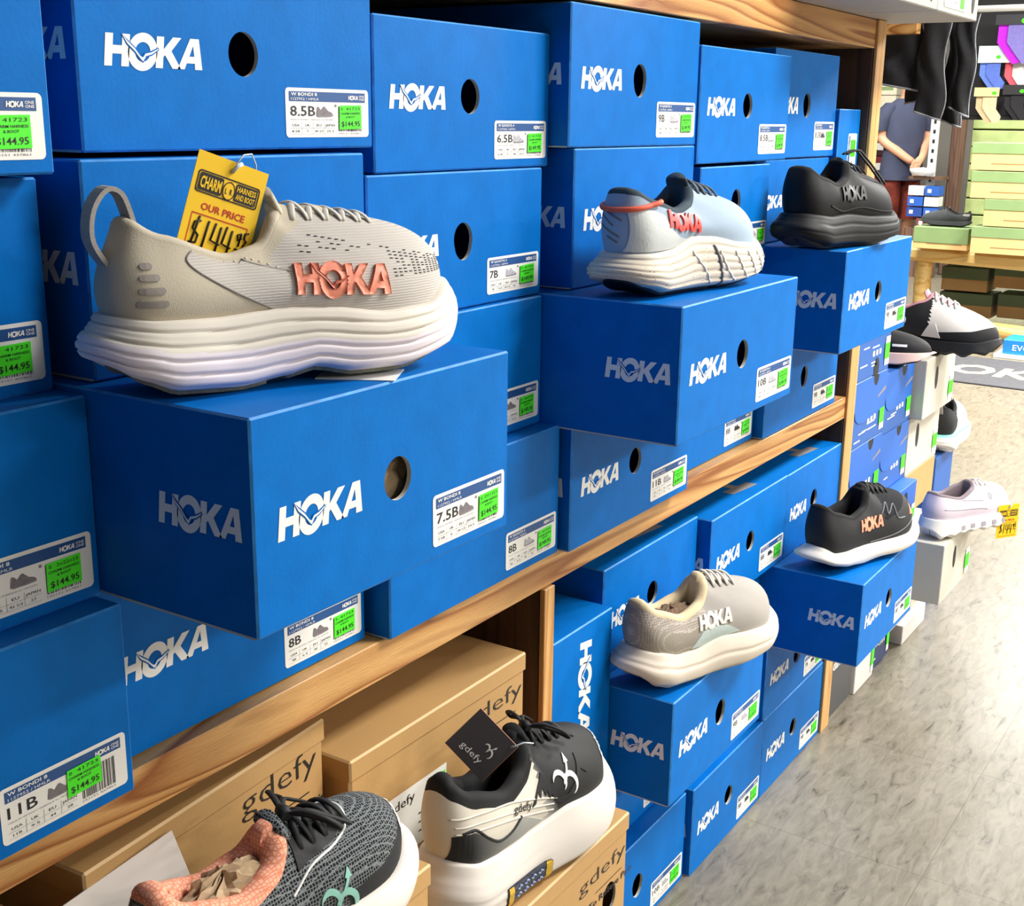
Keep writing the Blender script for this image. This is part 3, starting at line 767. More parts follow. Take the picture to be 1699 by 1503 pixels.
def mat_knit(name, rgb, dark, sx=900, rough=.85, mesh=0, k=.25, dirx=True, th=(.45, .6)):
    """knitted / mesh fabric from fine stripes or honeycomb"""
    if name in MATS: return MATS[name]
    m, t, p = nt(name); tc = t.nodes.new('ShaderNodeTexCoord')
    if mesh:
        v = t.nodes.new('ShaderNodeTexVoronoi'); v.inputs['Scale'].default_value = mesh; v.feature = 'DISTANCE_TO_EDGE'; v.inputs['Randomness'].default_value = .25
        t.links.new(tc.outputs['Object'], v.inputs['Vector']); src = v.outputs['Distance']; lo, hi = .05, .16
    else:
        wv = t.nodes.new('ShaderNodeTexWave'); wv.inputs['Scale'].default_value = sx/20; wv.bands_direction = 'Z' if dirx else 'X'
        wv.inputs['Distortion'].default_value = 1.2; wv.inputs['Detail'].default_value = 1
        t.links.new(tc.outputs['Object'], wv.inputs['Vector']); src = wv.outputs['Fac']; lo, hi = 0, 1
    r = t.nodes.new('ShaderNodeValToRGB'); r.color_ramp.elements[0].position = lo; r.color_ramp.elements[1].position = hi
    c, d = lin(rgb), lin(dark)
    if mesh: r.color_ramp.elements[0].color = c; r.color_ramp.elements[1].color = d
    else: r.color_ramp.elements[0].color = tuple(c[i]*(1-k)+d[i]*k for i in range(4)); r.color_ramp.elements[1].color = c
    t.links.new(src, r.inputs['Fac']); t.links.new(r.outputs['Color'], p.inputs['Base Color'])
    p.inputs['Roughness'].default_value = rough; p.inputs['Specular IOR Level'].default_value = .2
    b = t.nodes.new('ShaderNodeBump'); b.inputs['Strength'].default_value = .35; b.inputs['Distance'].default_value = .0008
    t.links.new(src, b.inputs['Height']); 
    if mesh: b.invert = True
    t.links.new(b.outputs['Normal'], p.inputs['Normal'])
    MATS[name] = m
    return m
def place(px_heel, px_toe): pass
# ---- 1. big beige shoe (7.5B box)
FOAMW = mat('lavender_white_foam', (226, 216, 224), .6, .02, 10)
FOAMC = mat('cream_foam', (216, 208, 196), .6, .02, 10)
BEIGE = mat('beige_smooth_textile', (188, 178, 158), .75, .03, 10, .15, 900)
BKNIT = mat_knit('pale_grey_knit', (196, 190, 184), (150, 142, 138), 3200)
BDARK = mat('taupe_overlay', (150, 142, 136), .6, .05, 40)
CORAL = mat('coral_rubber_print', (238, 140, 112), .5, .03)
STITCH = mat('beige_stitching', (214, 200, 184), .8, .05)
LACEG = mat('light_grey_lace', (196, 192, 184), .9, .1, 300)
OUTG = mat('grey_green_rubber', (128, 126, 108), .8, .15, 90, .5, 300)
BLKR = mat('black_rubber', (20, 22, 26), .6, .1, 60)
def bondi_prof(v, x, y):
    ph = .16*math.sin((x-.25)*3.6)-.35*max(0, x-.45)
    a = (v-.05)*5.2+ph
    t = a % 1
    s_ = -.0032*(1-min(1, t/.28))**1.5 - .0012*(max(0, (t-.86)/.14))
    heelk = .005*max(0, 1-x/.25)*math.sin(math.pi*min(1, v/.75))**1.0
    return s_+heelk+.0045*math.sin(math.pi*v)
s1 = Shoe('running_shoe', 'big beige and pale grey running shoe with coral lettering and thick layered sole', V(-.576, .4595, -.1578), math.radians(73), L=.286, width=1.04,
          zb=[(0,.022),(.05,.012),(.13,.003),(.30,.000),(.42,.004),(.50,.009),(.60,.003),(.75,.003),(.9,.011),(1,.030)],
          zt=[(0,.058),(.1,.055),(.25,.054),(.42,.057),(.55,.055),(.7,.049),(.85,.050),(1,.064)],
          collar=[(0,.118),(.12,.116),(.3,.106),(.55,.091),(.70,.096),(.85,.116),(1,.128)],
          sole_prof=bondi_prof, sole_mat=lambda v, x: FOAMC if v > .60-.10*math.sin(x*3) else FOAMW, out_mat=OUTG, up_mat=lambda x, z, v, y: BEIGE if x < .40 or (v > .86 and x < .52) else BKNIT,
          line_mat=BEIGE, toe_h=.050, flare=.008, rows=40, uprows=30, slits=((.39,.012),(.735,.012)), opening=(.05, .48), cw=.092, bulge=.6)
s1.decal('side_panel', [[[(.056,.100),(.051,.094),(.060,.084),(.085,.069),(.117,.0555),(.124,.0555),(.126,.082),(.118,.084),(.105,.087),(.075,.097)]]], BKNIT, 'side', -1, .0004, label='knitted grey side panel')
# knitted side panel edge, stitching
for dz in (0, .003):
    s1.line('stitching', [(.075, .094-dz), (.10, .092-dz), (.135, .080-dz), (.145,.081-dz)], .0006, STITCH, dashed=3, n=60)
s1.line('panel_seam', [(.058, .100), (.052, .094), (.06, .085), (.085, .070), (.115, .056)], .0011, BDARK, n=40, label='taupe seam of the knitted side panel')
s1.line('panel_seam', [(.058, .100), (.075, .098), (.105, .088), (.125, .083), (.138, .083)], .0011, BDARK, n=40, label='taupe seam under the collar')
for k, (z, w_) in enumerate(((.067, .020), (.0755, .017), (.084, .013), (.0915, .008))):
    lp = [[(x_, z_) for x_, z_ in rrect(.014+.004*k*.4, z-.0022, .014+.004*k*.4+w_, z+.0022, .0021, 4)]]
    s1.decal('heel_rib', [lp], BDARK, 'side', -1, .0004, .004)
s1.logo(.130, .066, .021, .078, CORAL, -1, thick=.0022, label='coral raised lettering', shear=-.06, bird=mat('deep_coral_print', (196, 98, 74), .5))
# perforations of the forefoot mesh
pf = MB()
for row in range(9):
    for c in range(26):
        x_ = .140+.0052*c; z_ = .074+.0042*row-.00012*c*row
        if random.random() < .45+.02*c and not (z_ < .094 and x_ < .212) :
            p = s1.side(x_, z_, -1, .0002); q = s1.side(x_+.0028, z_-.0002, -1, .0002)
            if p and q and (p-q).length < .008: pf.tube([p, q], .00042, INK, 4)
pf.build('mesh_perforations', s1.t)
s1.tongue(BEIGE, .66, (.45, .136), .048)
s1.laces(LACEG, (.50, .55, .60, .65, .70, .74),  .046, .0026, lift=.0022, flat=.4)
ty = .0
s1.loft_tab('pull_loop', [(.006, ty, .090), (-.004, ty, .108), (-.002, ty, .128), (.008, ty, .141), (.018, ty, .138), (.024, ty, .122), (.026, ty, .112)], .008, mat('grey_webbing', (160, 154, 150), .9, .12, 500), label='grey webbing heel loop')

# placement helper objects for the other shoes follow
GREYBLUE = mat('pale_blue_textile', (150, 168, 186), .8, .04, 14, .2, 700)
GAVW = mat('warm_white_foam', (204, 196, 184), .6, .03, 12)
def mat_speckle(name, base, dot):
    m, t, p = nt(name); tc = t.nodes.new('ShaderNodeTexCoord'); v = t.nodes.new('ShaderNodeTexVoronoi'); v.inputs['Scale'].default_value = 240
    t.links.new(tc.outputs['Object'], v.inputs['Vector']); r = t.nodes.new('ShaderNodeValToRGB')
    r.color_ramp.elements[0].position = .16; r.color_ramp.elements[0].color = lin(dot); r.color_ramp.elements[1].position = .22; r.color_ramp.elements[1].color = lin(base)
    n = t.nodes.new('ShaderNodeTexNoise'); n.inputs['Scale'].default_value = 60; t.links.new(tc.outputs['Object'], n.inputs['Vector'])
    mx = t.nodes.new('ShaderNodeMixRGB'); r2 = t.nodes.new('ShaderNodeValToRGB'); r2.color_ramp.elements[0].position = .48; r2.color_ramp.elements[1].position = .56
    t.links.new(n.outputs['Fac'], r2.inputs['Fac']); t.links.new(r2.outputs['Color'], mx.inputs[0])
    t.links.new(v.outputs['Distance'], r.inputs['Fac']); mx.inputs[1].default_value = lin(base); t.links.new(r.outputs['Color'], mx.inputs[2])
    t.links.new(mx.outputs[0], p.inputs['Base Color']); p.inputs['Roughness'].default_value = .6
    return m
SPECK = mat_speckle('speckled_foam', (206, 194, 176), (120, 96, 80))
NAVY = mat('dark_teal_lining', (44, 62, 74), .85, .1, 60, .3, 900)
ORNG = mat('orange_cord', (232, 96, 66), .6, .08, 200)
REDP = mat('red_rubber_print', (240, 70, 62), .45, .03)
def groove(v, n, d=.0022): 
    t = (v*n) % 1
    return -d*(1-min(1, t/.3))**1.4
s2 = Shoe('running_shoe', 'pale blue running shoe with red lettering, orange heel cord and speckled heel foam', V(-.550, 1.014, -.1593), math.radians(84), L=.286, width=1.03,
          zb=[(0,.018),(.06,.010),(.16,.002),(.4,.001),(.6,.001),(.8,.006),(1,.026)],
          zt=[(0,.050),(.1,.050),(.22,.052),(.38,.064),(.5,.062),(.7,.052),(.85,.048),(1,.052)],
          collar=[(0,.114),(.15,.112),(.35,.100),(.55,.090),(.72,.096),(.87,.112),(1,.120)],
          sole_prof=lambda v, x, y: groove(v, 6, .0018) + .004*math.sin(math.pi*v)+ (.008*max(0, 1-x/.2)*math.sin(math.pi*min(1, v/.8))),
          sole_mat=lambda v, x: GAVW if v > .82 else (SPECK if x < .44+.10*(1-v) else GAVW), out_mat=BLKR, up_mat=GREYBLUE, line_mat=NAVY, toe_h=.048, flare=.009, rows=30, slits=((.52,.01),(.68,.01),(.82,.01)), insole=mat('tan_insole', (176, 134, 96), .8), collar_r=.007)
s2.logo(.054, .077, .019, .068, REDP, -1, thick=.0018, label='red raised lettering', shear=-.14)
HSH = mat('pale_heel_shell', (200, 204, 202), .6, .03, 12)
s2.decal('heel_shell', [[[(.003,.052),(.003,.098),(.030,.096),(.048,.090),(.056,.076),(.080,.064),(.105,.060),(.06,.053)]]], HSH, 'side', -1, .0009, label='smooth pale heel shell')
GRV = mat('grey_groove', (214, 206, 196), .8, .05)
for k, x_ in enumerate((.150, .178, .204, .228, .25)):
    s2.line('sole_groove', [(x_, .046-.002*k), (x_+.004, .036), (x_+.012, .022), (x_+.024, .010)], .0016-.0001*k, GRV, bv=s2.bvm, lift=0, n=16)
s2.line('sole_groove', [(.098, .048), (.108, .038), (.122, .024), (.130, .010)], .0016, GRV, bv=s2.bvm, n=16)
s2.line('foam_split', [(.140, .052), (.146, .038), (.150, .020), (.152, .006)], .0022, mat('dark_split', (110, 108, 108), .8), bv=s2.bvm, n=16)
HCL = mat('pale_heel_shell', (196, 200, 198), .6, .03, 12)
for (a, b) in (((-.020, .091), (-.002, .080)), ((-.022, .081), (.006, .068)), ((-.010, .068), (.004, .062))):
    s2.line('heel_slot', [(a[0]*-1-.0, a[1]), ((a[0]+b[0])/-2, (a[1]+b[1])/2), (-b[0], b[1])], .0013, mat('slot_grey', (120, 118, 112), .8), 'heel', n=10)
s2.line('heel_slot', [(.012, .094), (.002, .090), (-.008, .086)], .0013, mat('slot_grey', (120, 118, 112), .8), 'heel', n=10)
oc = MB(); cpts = []
for k in range(25):
    a = -math.pi*.56+math.pi*1.12*k/24; d_ = Vector((-math.cos(a), math.sin(a), 0)); c_ = Vector((.036, 0, .104-.007*math.cos(a)))
    h_ = s2.bv.ray_cast(c_+d_*.2, -d_); cpts.append(tuple((h_[0] if h_[0] is not None else c_+d_*.03)+d_*.0022))
oc.tube(cpts, .0030, ORNG, 8)
oc.build('heel_cord', s2.t, label='orange heel cord')
s2.tongue(NAVY, .66, (.44, .130), .055)
s2.laces(mat('slate_lace', (84, 96, 108), .9, .1, 200), (.47, .52, .57, .62, .67), .055, .0026, lift=.005)

# ---- 3. all-black shoe
BLK1 = mat('black_leather', (13, 14, 17), .6, .08, 20, 0, 60, 0, .22); BLK2 = mat('black_foam', (12, 13, 16), .6, .06, 20, 0, 60, 0, .3); BLK3 = mat('black_textile', (13, 13, 16), .9, .1, 60)
BLK4 = mat('dark_charcoal_print', (16, 18, 21), .45, .05)
TANI = mat('grey_tan_insole', (112, 100, 84), .8, .05)
s3 = Shoe('running_shoe', 'all-black leather running shoe with untied round laces on the uppermost jutting box', V(-.572, 1.515, -.1558), math.radians(80), L=.286, width=1.04,
          zb=[(0,.018),(.06,.010),(.16,.002),(.4,.001),(.6,.001),(.8,.006),(1,.026)],
          zt=[(0,.056),(.2,.050),(.38,.052),(.6,.046),(.85,.044),(1,.052)],
          collar=[(0,.118),(.15,.116),(.35,.102),(.55,.092),(.72,.100),(.87,.122),(1,.124)],
          sole_prof=lambda v, x, y: groove(v, 3, .002)+.004*math.sin(math.pi*v)+(.008*max(0, 1-x/.2)*math.sin(math.pi*min(1, v/.8))),
          sole_mat=BLK2, out_mat=BLKR, up_mat=BLK1, line_mat=BLK3, toe_h=.050, flare=.009, collar_r=.007, insole=TANI)
s3.logo(.085, .072, .020, .070, BLK4, -1, thick=.002, label='black raised lettering')
s3.line('panel_seam', [(.05, .066), (.09, .056), (.14, .060), (.20, .052), (.26, .050)], .0016, BLK3, n=40)
s3.tongue(BLK3, .66, (.44, .132), .056)
s3.laces(mat('black_lace', (16, 16, 18), .7, .1, 200), (.50, .56, .62, .68), .050, .0020, lift=.006)
fl_ = MB(); 
for dy in (0, .006):
    fl_.tube(crom([(.128, -.012+dy, .140), (.150, -.020+dy, .146), (.170, -.024+dy, .134), (.205, -.026+dy, .112), (.240, -.024+dy, .092)], 24, False), .0018, MATS['black_lace'], 6)
fl_.build('laces', s3.t, label='loose black lace ends')

# ---- 4. low beige shoe with white lettering
MINT = mat('pale_mint_overlay', (186, 200, 196), .7, .03); TAUP = mat_knit('taupe_mesh_textile', (178, 170, 158), (140, 132, 120), mesh=420)
TAUP2 = mat('warm_grey_textile', (160, 154, 147), .8, .04, 14, .2, 900)
CREAM = mat('cream_foam_sole', (212, 199, 182), .6, .02, 8); CREAML = mat('cream_lining', (214, 194, 156), .85, .05, 30, .2, 600)
s4 = Shoe('running_shoe', 'low beige running shoe with white lettering and cream sole in the lower bay', V(-.586, 1.147, -.6173), math.radians(74), L=.286, width=1.04,
          zb=[(0,.028),(.07,.012),(.16,.004),(.34,.000),(.5,.002),(.65,.002),(.8,.007),(1,.026)],
          zt=[(0,.066),(.08,.060),(.22,.048),(.34,.046),(.5,.054),(.7,.050),(.85,.047),(1,.056)],
          collar=[(0,.122),(.12,.119),(.3,.106),(.50,.092),(.70,.100),(.86,.122),(1,.132)],
          sole_prof=lambda v, x, y: .006*math.sin(math.pi*v)-.002*math.exp(-((v-.62+.15*x)/.05)**2)+(.008*max(0, 1-x/.2)*math.sin(math.pi*min(1, v/.8))),
          sole_mat=CREAM, out_mat=mat('cream_rubber', (206, 192, 168), .7, .1, 60), up_mat=lambda x, z, v, y: TAUP if x < .34 and v < .62 else (mat_knit('collar_rib_knit', (190, 180, 170), (150, 140, 130), mesh=300) if v > .62 and x < .40 else TAUP2), line_mat=CREAML, toe_h=.050, collar_r=.008, insole=mat('brown_stuffing', (130, 108, 88), .9, .2, 30))
s4.logo(.098, .073, .019, .064, mat('white_raised_print', (236, 226, 214), .5), -1, thick=.0015, label='white raised lettering')
s4.decal('side_overlay', [[[(.085, .050), (.105, .070), (.125, .074), (.155, .068), (.175, .056), (.14, .054), (.11, .048)]]], MINT, 'side', -1, .0008, label='pale mint overlay')
s4.tongue(CREAML, .66, (.45, .130), .054)
s4.laces(LACEG, (.47, .52, .57, .62, .67), .058, .0028, lift=.006, bow=True)
tb = MB(); random.seed(3)
def crumple(mb, c, rx, ry, rz, m, n=14, amp=.35, seed=1):
    rr = random.Random(seed); rows = []
    for i in range(n):
        th = math.pi*i/(n-1); r = []
        for j in range(n*2):
            ph = 2*math.pi*j/(n*2); k = 1+amp*(rr.random()-.5)
            r.append((c[0]+rx*k*math.sin(th)*math.cos(ph), c[1]+ry*k*math.sin(th)*math.sin(ph), c[2]+rz*k*math.cos(th)))
        rows.append(r)
    mb.grid(rows, m, close_v=True, smooth=False)
crumple(tb, (.075, 0, .082), .046, .018, .022, MATS['brown_stuffing'], seed=4)
tag(tb.build('stuffing_paper'), 'crumpled brown paper stuffed in the low beige shoe', 'paper').parent = None
st4 = bpy.data.objects['stuffing_paper']; st4.matrix_world = s4.t.matrix_basis

# ---- 5. black shoe with orange lettering
ORP = mat('orange_print', (232, 150, 118), .4, .03); BMESH = mat_knit('black_mesh_textile', (40, 41, 46), (14, 14, 18), mesh=500); BLKU = mat('black_smooth_textile', (20, 20, 24), .7, .1, 20)
WFOAM = mat('white_foam', (212, 206, 196), .6, .02, 8); GREYO = mat('grey_overlay', (92, 94, 100), .6, .05)
s5 = Shoe('running_shoe', 'black running shoe with orange lettering and white sole, on the lower jutting box', V(-.557, 1.645, -.6207), math.radians(74), L=.286, width=1.04,
          zb=[(0,.020),(.06,.013),(.16,.006),(.34,.000),(.5,.004),(.62,.004),(.8,.008),(1,.028)],
          zt=[(0,.048),(.08,.036),(.2,.034),(.38,.034),(.6,.034),(.8,.034),(1,.050)],
          collar=[(0,.112),(.12,.110),(.3,.098),(.50,.086),(.70,.094),(.86,.118),(1,.128)],
          sole_prof=lambda v, x, y: .006*math.sin(math.pi*v)+(.008*max(0, 1-x/.2)*math.sin(math.pi*min(1, v/.8))),
          sole_mat=WFOAM, out_mat=BLKR, up_mat=lambda x, z, v, y: BMESH if x > .55 and v > .4 else BLKU, line_mat=BLK3, toe_h=.055, collar_r=.007, insole=mat('brown_insole', (104, 88, 66), .8, .05))
s5.logo(.088, .062, .020, .064, ORP, -1, thick=.0015, label='orange lettering')
s5.line('side_overlay', [(.150, .082), (.170, .098), (.168, .080), (.190, .092), (.192, .070), (.215, .066)], .0018, GREYO, n=60, label='grey zigzag overlay')
s5.line('side_overlay', [(.262, .062), (.240, .054), (.21, .046), (.17, .040), (.12, .037)], .0012, GREYO, n=40, label='grey welt line')
s5.tongue(BLK3, .66, (.44, .128), .054)
s5.laces(MATS['black_lace'], (.48, .53, .58, .63, .68), .052, .0024, lift=.005)
s5.decal('toe_triangle', [[[(.236, .066), (.246, .084), (.250, .064)]]], ORP, 'side', -1, .0008, label='orange triangle by the toe')
# ---- 6. white and black shoe on the kraft box
def stext(sh_, txt, x, z, h, width, m, sgn=-1, rot=0, name='printed_name', lift=.0012, mode='side', bv=None, label=None, bold=.01, shear=0, parent=None):
    vs, fs, w_ = glyphs(txt, bold, shear); sy = h/.7; sx = width/w_; mb = MB(); P = []
    for a, b in vs:
        u, v = a*sx, b*sy; u, v = u*math.cos(rot)-v*math.sin(rot), u*math.sin(rot)+v*math.cos(rot)
        if mode == 'side': P.append(sh_.side(x+u*-sgn, z+v, sgn, lift, bv))
        else: P.append(sh_.toprc(x+u, z+v, lift))
    ok = [f for f in fs if all(P[k] is not None for k in f)]
    if not ok: return
    mb.add([p if p is not None else (0, 0, 0) for p in P], ok, m)
    o = mb.build(name, parent or sh_.t)
    if label: o['label'] = label
    return o
def mat_fade(name, a, b, x0, x1, z=0):
    """airbrushed change of dye colour along the shoe"""
    m, t, p = nt(name); tc = t.nodes.new('ShaderNodeTexCoord'); sp = t.nodes.new('ShaderNodeSeparateXYZ'); t.links.new(tc.outputs['Object'], sp.inputs[0])
    n = t.nodes.new('ShaderNodeTexNoise'); n.inputs['Scale'].default_value = 40; t.links.new(tc.outputs['Object'], n.inputs['Vector'])
    ad = t.nodes.new('ShaderNodeMath'); ad.operation = 'MULTIPLY_ADD'; ad.inputs[1].default_value = z; t.links.new(sp.outputs[2], ad.inputs[0]); t.links.new(sp.outputs[0], ad.inputs[2])
    mr = t.nodes.new('ShaderNodeMapRange'); mr.inputs[1].default_value = x0; mr.inputs[2].default_value = x1; t.links.new(ad.outputs[0], mr.inputs[0])
    mx = t.nodes.new('ShaderNodeMixRGB'); mx.inputs[1].default_value = lin(a); mx.inputs[2].default_value = lin(b); t.links.new(mr.outputs[0], mx.inputs[0])
    t.links.new(mx.outputs[0], p.inputs['Base Color']); p.inputs['Roughness'].default_value = .7
    return m
OFFW = mat('offwhite_leather', (210, 202, 187), .55, .02, 14); FADE = mat_fade('white_to_black_dye', (216, 212, 206), (16, 16, 18), .150, .186, .35)
PUFF = mat('puffed_black_lining', (12, 12, 14), .85, .1, 60); OFFOAM = mat('offwhite_foam', (214, 206, 197), .6, .02, 9)
s6 = Shoe('running_shoe', 'white and black running shoe with mountain graphic and clear spring window in its heel', V(-.550, .735, -.6600), math.radians(86), L=.29, width=1.05,
          zb=[(0,.016),(.1,.004),(.25,.000),(.45,.002),(.6,.002),(.8,.008),(1,.030)], zt=[(0,.080),(.12,.070),(.3,.063),(.45,.068),(.6,.074),(.75,.070),(.9,.066),(1,.076)],
          collar=[(0,.158),(.12,.150),(.3,.134),(.55,.116),(.72,.124),(.87,.146),(1,.156)],
          sole_prof=lambda v, x, y: .006*math.sin(math.pi*v)+(groove(v, 5, .0016) if x < .45 and v < .8 else 0)+(.006*max(0, 1-x/.2)*math.sin(math.pi*min(1, v/.8))),
          sole_mat=OFFOAM, out_mat=BLKR, up_mat=lambda x, z, v, y: FADE if x > .46 else (PUFF if v > .9 else OFFW), line_mat=PUFF, toe_h=.052, collar_r=.009, flare=.008)
DKF = mat_fade('dark_heel_fade', (22, 24, 26), (176, 176, 170), .02, .13)
s6.decal('heel_patch', [[[(.004, 0.076),(.004, 0.108),(.022, 0.110),(.040, 0.096),(.056, 0.084),(.078, 0.082),(.098, 0.092),(.118, 0.082),(.135, 0.072),(.10, 0.067),(.05, 0.068)]]], DKF, 'side', -1, .0005, label='dark faded heel patch')
s6.line('heel_trim', [(.012, 0.110),(.026, 0.110),(.042, 0.095),(.060, 0.083),(.080, 0.083),(.098, 0.093)], .0018, BLKU, n=40, label='black curved edge of the heel patch')
for z_ in (.111, .104): s6.line('side_strap', [(.006, z_+.006), (.04, z_+.002), (.09, z_-.010), (.15, z_-.026)], .0010, OFFW, n=40)
s6.line('side_strap', [(.004, 0.126), (.04, 0.122), (.09, 0.111), (.155, 0.090)], .0012, OFFW, n=40)
stext(s6, 'gdefy', .086, .101, .008, .030, BLKP, rot=-.22, label='black lettering on the side strap')
MTN = [[(.115, 0.094),(.134, 0.114),(.140, 0.122),(.146, 0.114),(.150, 0.100),(.158, 0.088),(.172, 0.088),(.186, 0.098),(.196, 0.112),(.200, 0.120),(.204, 0.108),(.212, 0.100),(.208, 0.098),(.199, 0.106),(.196, 0.100),(.190, 0.096),(.180, 0.085),(.160, 0.082),(.152, 0.088),(.147, 0.098),(.144, 0.092),(.142, 0.104),(.139, 0.098),(.136, 0.108),(.131, 0.098),(.129, 0.106),(.122, 0.096)]]
s6.decal('mountain_graphic', [MTN], BLKU, 'side', -1, .0007, label='black mountain outline graphic')
def cres(cx, cz, r, a0, a1, t0, ax=1.0, rot=0, n=16):
    o, i_ = [], []
    for k in range(n+1):
        a = math.radians(a0+(a1-a0)*k/n); w_ = t0*math.sin(math.pi*(k+.3)/(n+.6))
        for l, rr in ((o, r+w_*.5), (i_, r-w_*.5)):
            x_, z_ = rr*math.cos(a)*ax, rr*math.sin(a)
            l.append((cx+x_*math.cos(rot)-z_*math.sin(rot), cz+x_*math.sin(rot)+z_*math.cos(rot)))
    return o+i_[::-1]
def gsym(S_, x, z, k, m, mode='side', sgn=-1, rot=0, label=None, name='symbol', thick=.0009):
    """double swoosh with a spark, size k"""
    def R(l): return [(x+(a*math.cos(rot)-b*math.sin(rot))*k, z+(a*math.sin(rot)+b*math.cos(rot))*k) for a, b in l]
    lp = [[R(cres(-.25, .15, .42, -70, 150, .22, .8, .25))], [R(cres(.35, -.15, .48, -80, 150, .24, .8, .25))], [R([(.0, .05), (.42, .70), (.36, .74), (.55, 1.02), (.62, .70), (.53, .70), (.10, .02)])]]
    return S_.decal(name, lp, m, mode, sgn, thick, .004, label=label)
gsym(s6, .168, .100, .026, WHT, label='white double swoosh symbol')
SPR = mat('smoked_window', (40, 44, 62), .25, .1, 30); GOLD = mat('gold_ring', (216, 178, 60), .3, .05, metal=.6); WAVB = mat('blue_spring', (150, 170, 215), .4, .05)
wn = s6.decal('spring_window', [[rrect(.060, .008, .135, .031, .003)]], SPR, 'side', -1, .0012, bv=s6.bvm, label='smoked window with wave springs')
for x_ in (.061, .125): s6.decal('ring', [[rrect(x_, .0085, x_+.009, .0305, .002)]], GOLD, 'side', -1, .0018, bv=s6.bvm, parent=wn, label='gold end ring')
for k in range(4):
    for q in range(2):
        a_ = .076+.012*k; b_ = .0135+.009*q
        s6.line('wave_spring', [(a_, b_+.002), (a_+.003, b_), (a_+.005, b_+.003), (a_+.008, b_+.001)], .0009, WAVB, bv=s6.bvm, lift=.0016, n=10, parent=wn)
s6.tongue(PUFF, .64, (.46, .166), .058, .012)
s6.laces(MATS['black_lace'], (.52, .57, .62, .67, .72), .05, .0026, lift=.004, bow=True)
stext(s6, 'gdefy', .262, -.030, .007, .030, WHT, mode='top', rot=1.25, label='white lettering on the toe')
# ---- 7. dark mesh shoe with pink lining
DMESH = mat_knit('charcoal_honeycomb_mesh', (118, 122, 124), (20, 22, 24), mesh=330); PINK = mat_knit('salmon_quilted_lining', (206, 126, 98), (232, 168, 140), mesh=260)
TEAL = mat('mint_silver_print', (138, 190, 176), .35, .1, 60)
s7 = Shoe('running_shoe', 'charcoal mesh running shoe with salmon lining and mint symbol, at the bottom edge', V(-.553, .432, -.572), math.radians(87), L=.29, width=1.06,
          zb=[(0,.014),(.1,.004),(.25,.000),(.6,.002),(.8,.008),(1,.030)], zt=[(0,.060),(.12,.050),(.3,.046),(.6,.044),(.8,.044),(1,.056)],
          collar=[(0,.124),(.12,.120),(.3,.104),(.55,.088),(.72,.094),(.87,.112),(1,.120)],
          sole_prof=lambda v, x, y: .006*math.sin(math.pi*v), sole_mat=OFFOAM, out_mat=BLKR, up_mat=lambda x, z, v, y: (BLKU if (v < .16 and x > .6) or (x > .50 and x < .80 and v > .86) else DMESH), line_mat=PINK, toe_h=.052, collar_r=.011, cw=.118, opening=(.03, .50), insole=PINK, flare=.008)
WELT = mat('white_welt', (228, 226, 220), .5, .02)
s7.line('toe_welt', [(.284, .03), (.279, -.02), (.262, -.036), (.235, -.045), (.2, -.048)], .0012, WELT, 'top', n=50, label='white welt line round the toe')
s7.line('stay_edge', [(.128, -.034), (.150, -.030), (.185, -.026), (.205, -.018), (.214, .0), (.208, .016), (.19, .026)], .0013, WELT, 'top', n=60, label='white edge of the lace stay')
s7.decal('lace_stay', [[[(.140, -.028), (.185, -.024), (.203, -.016), (.209, .0), (.203, .014), (.188, .022), (.150, .024)]]], BLKU, 'top', 1, .0008)
s7.tongue(DMESH, .66, (.47, .132), .064, .014)
s7.laces(MATS['black_lace'], (.52, .57, .62, .67, .71), .075, .0030, lift=.006, bow=True)
gsym(s7, .168, .052, .028, TEAL, label='mint double swoosh symbol')
stext(s7, 'gdefy', .270, -.028, .007, .030, WELT, mode='top', rot=1.30, label='white lettering on the toe guard')
ts = MB(); crumple(ts, (0, 0, 0), .050, .022, .030, TISSUE, 18, .35, 9)
tp = tag(ts.build('stuffing_paper'), 'crumpled brown tissue stuffed in the salmon-lined shoe', 'paper'); tp.matrix_world = s7.t.matrix_basis @ Matrix.Translation((.085, 0, .080))

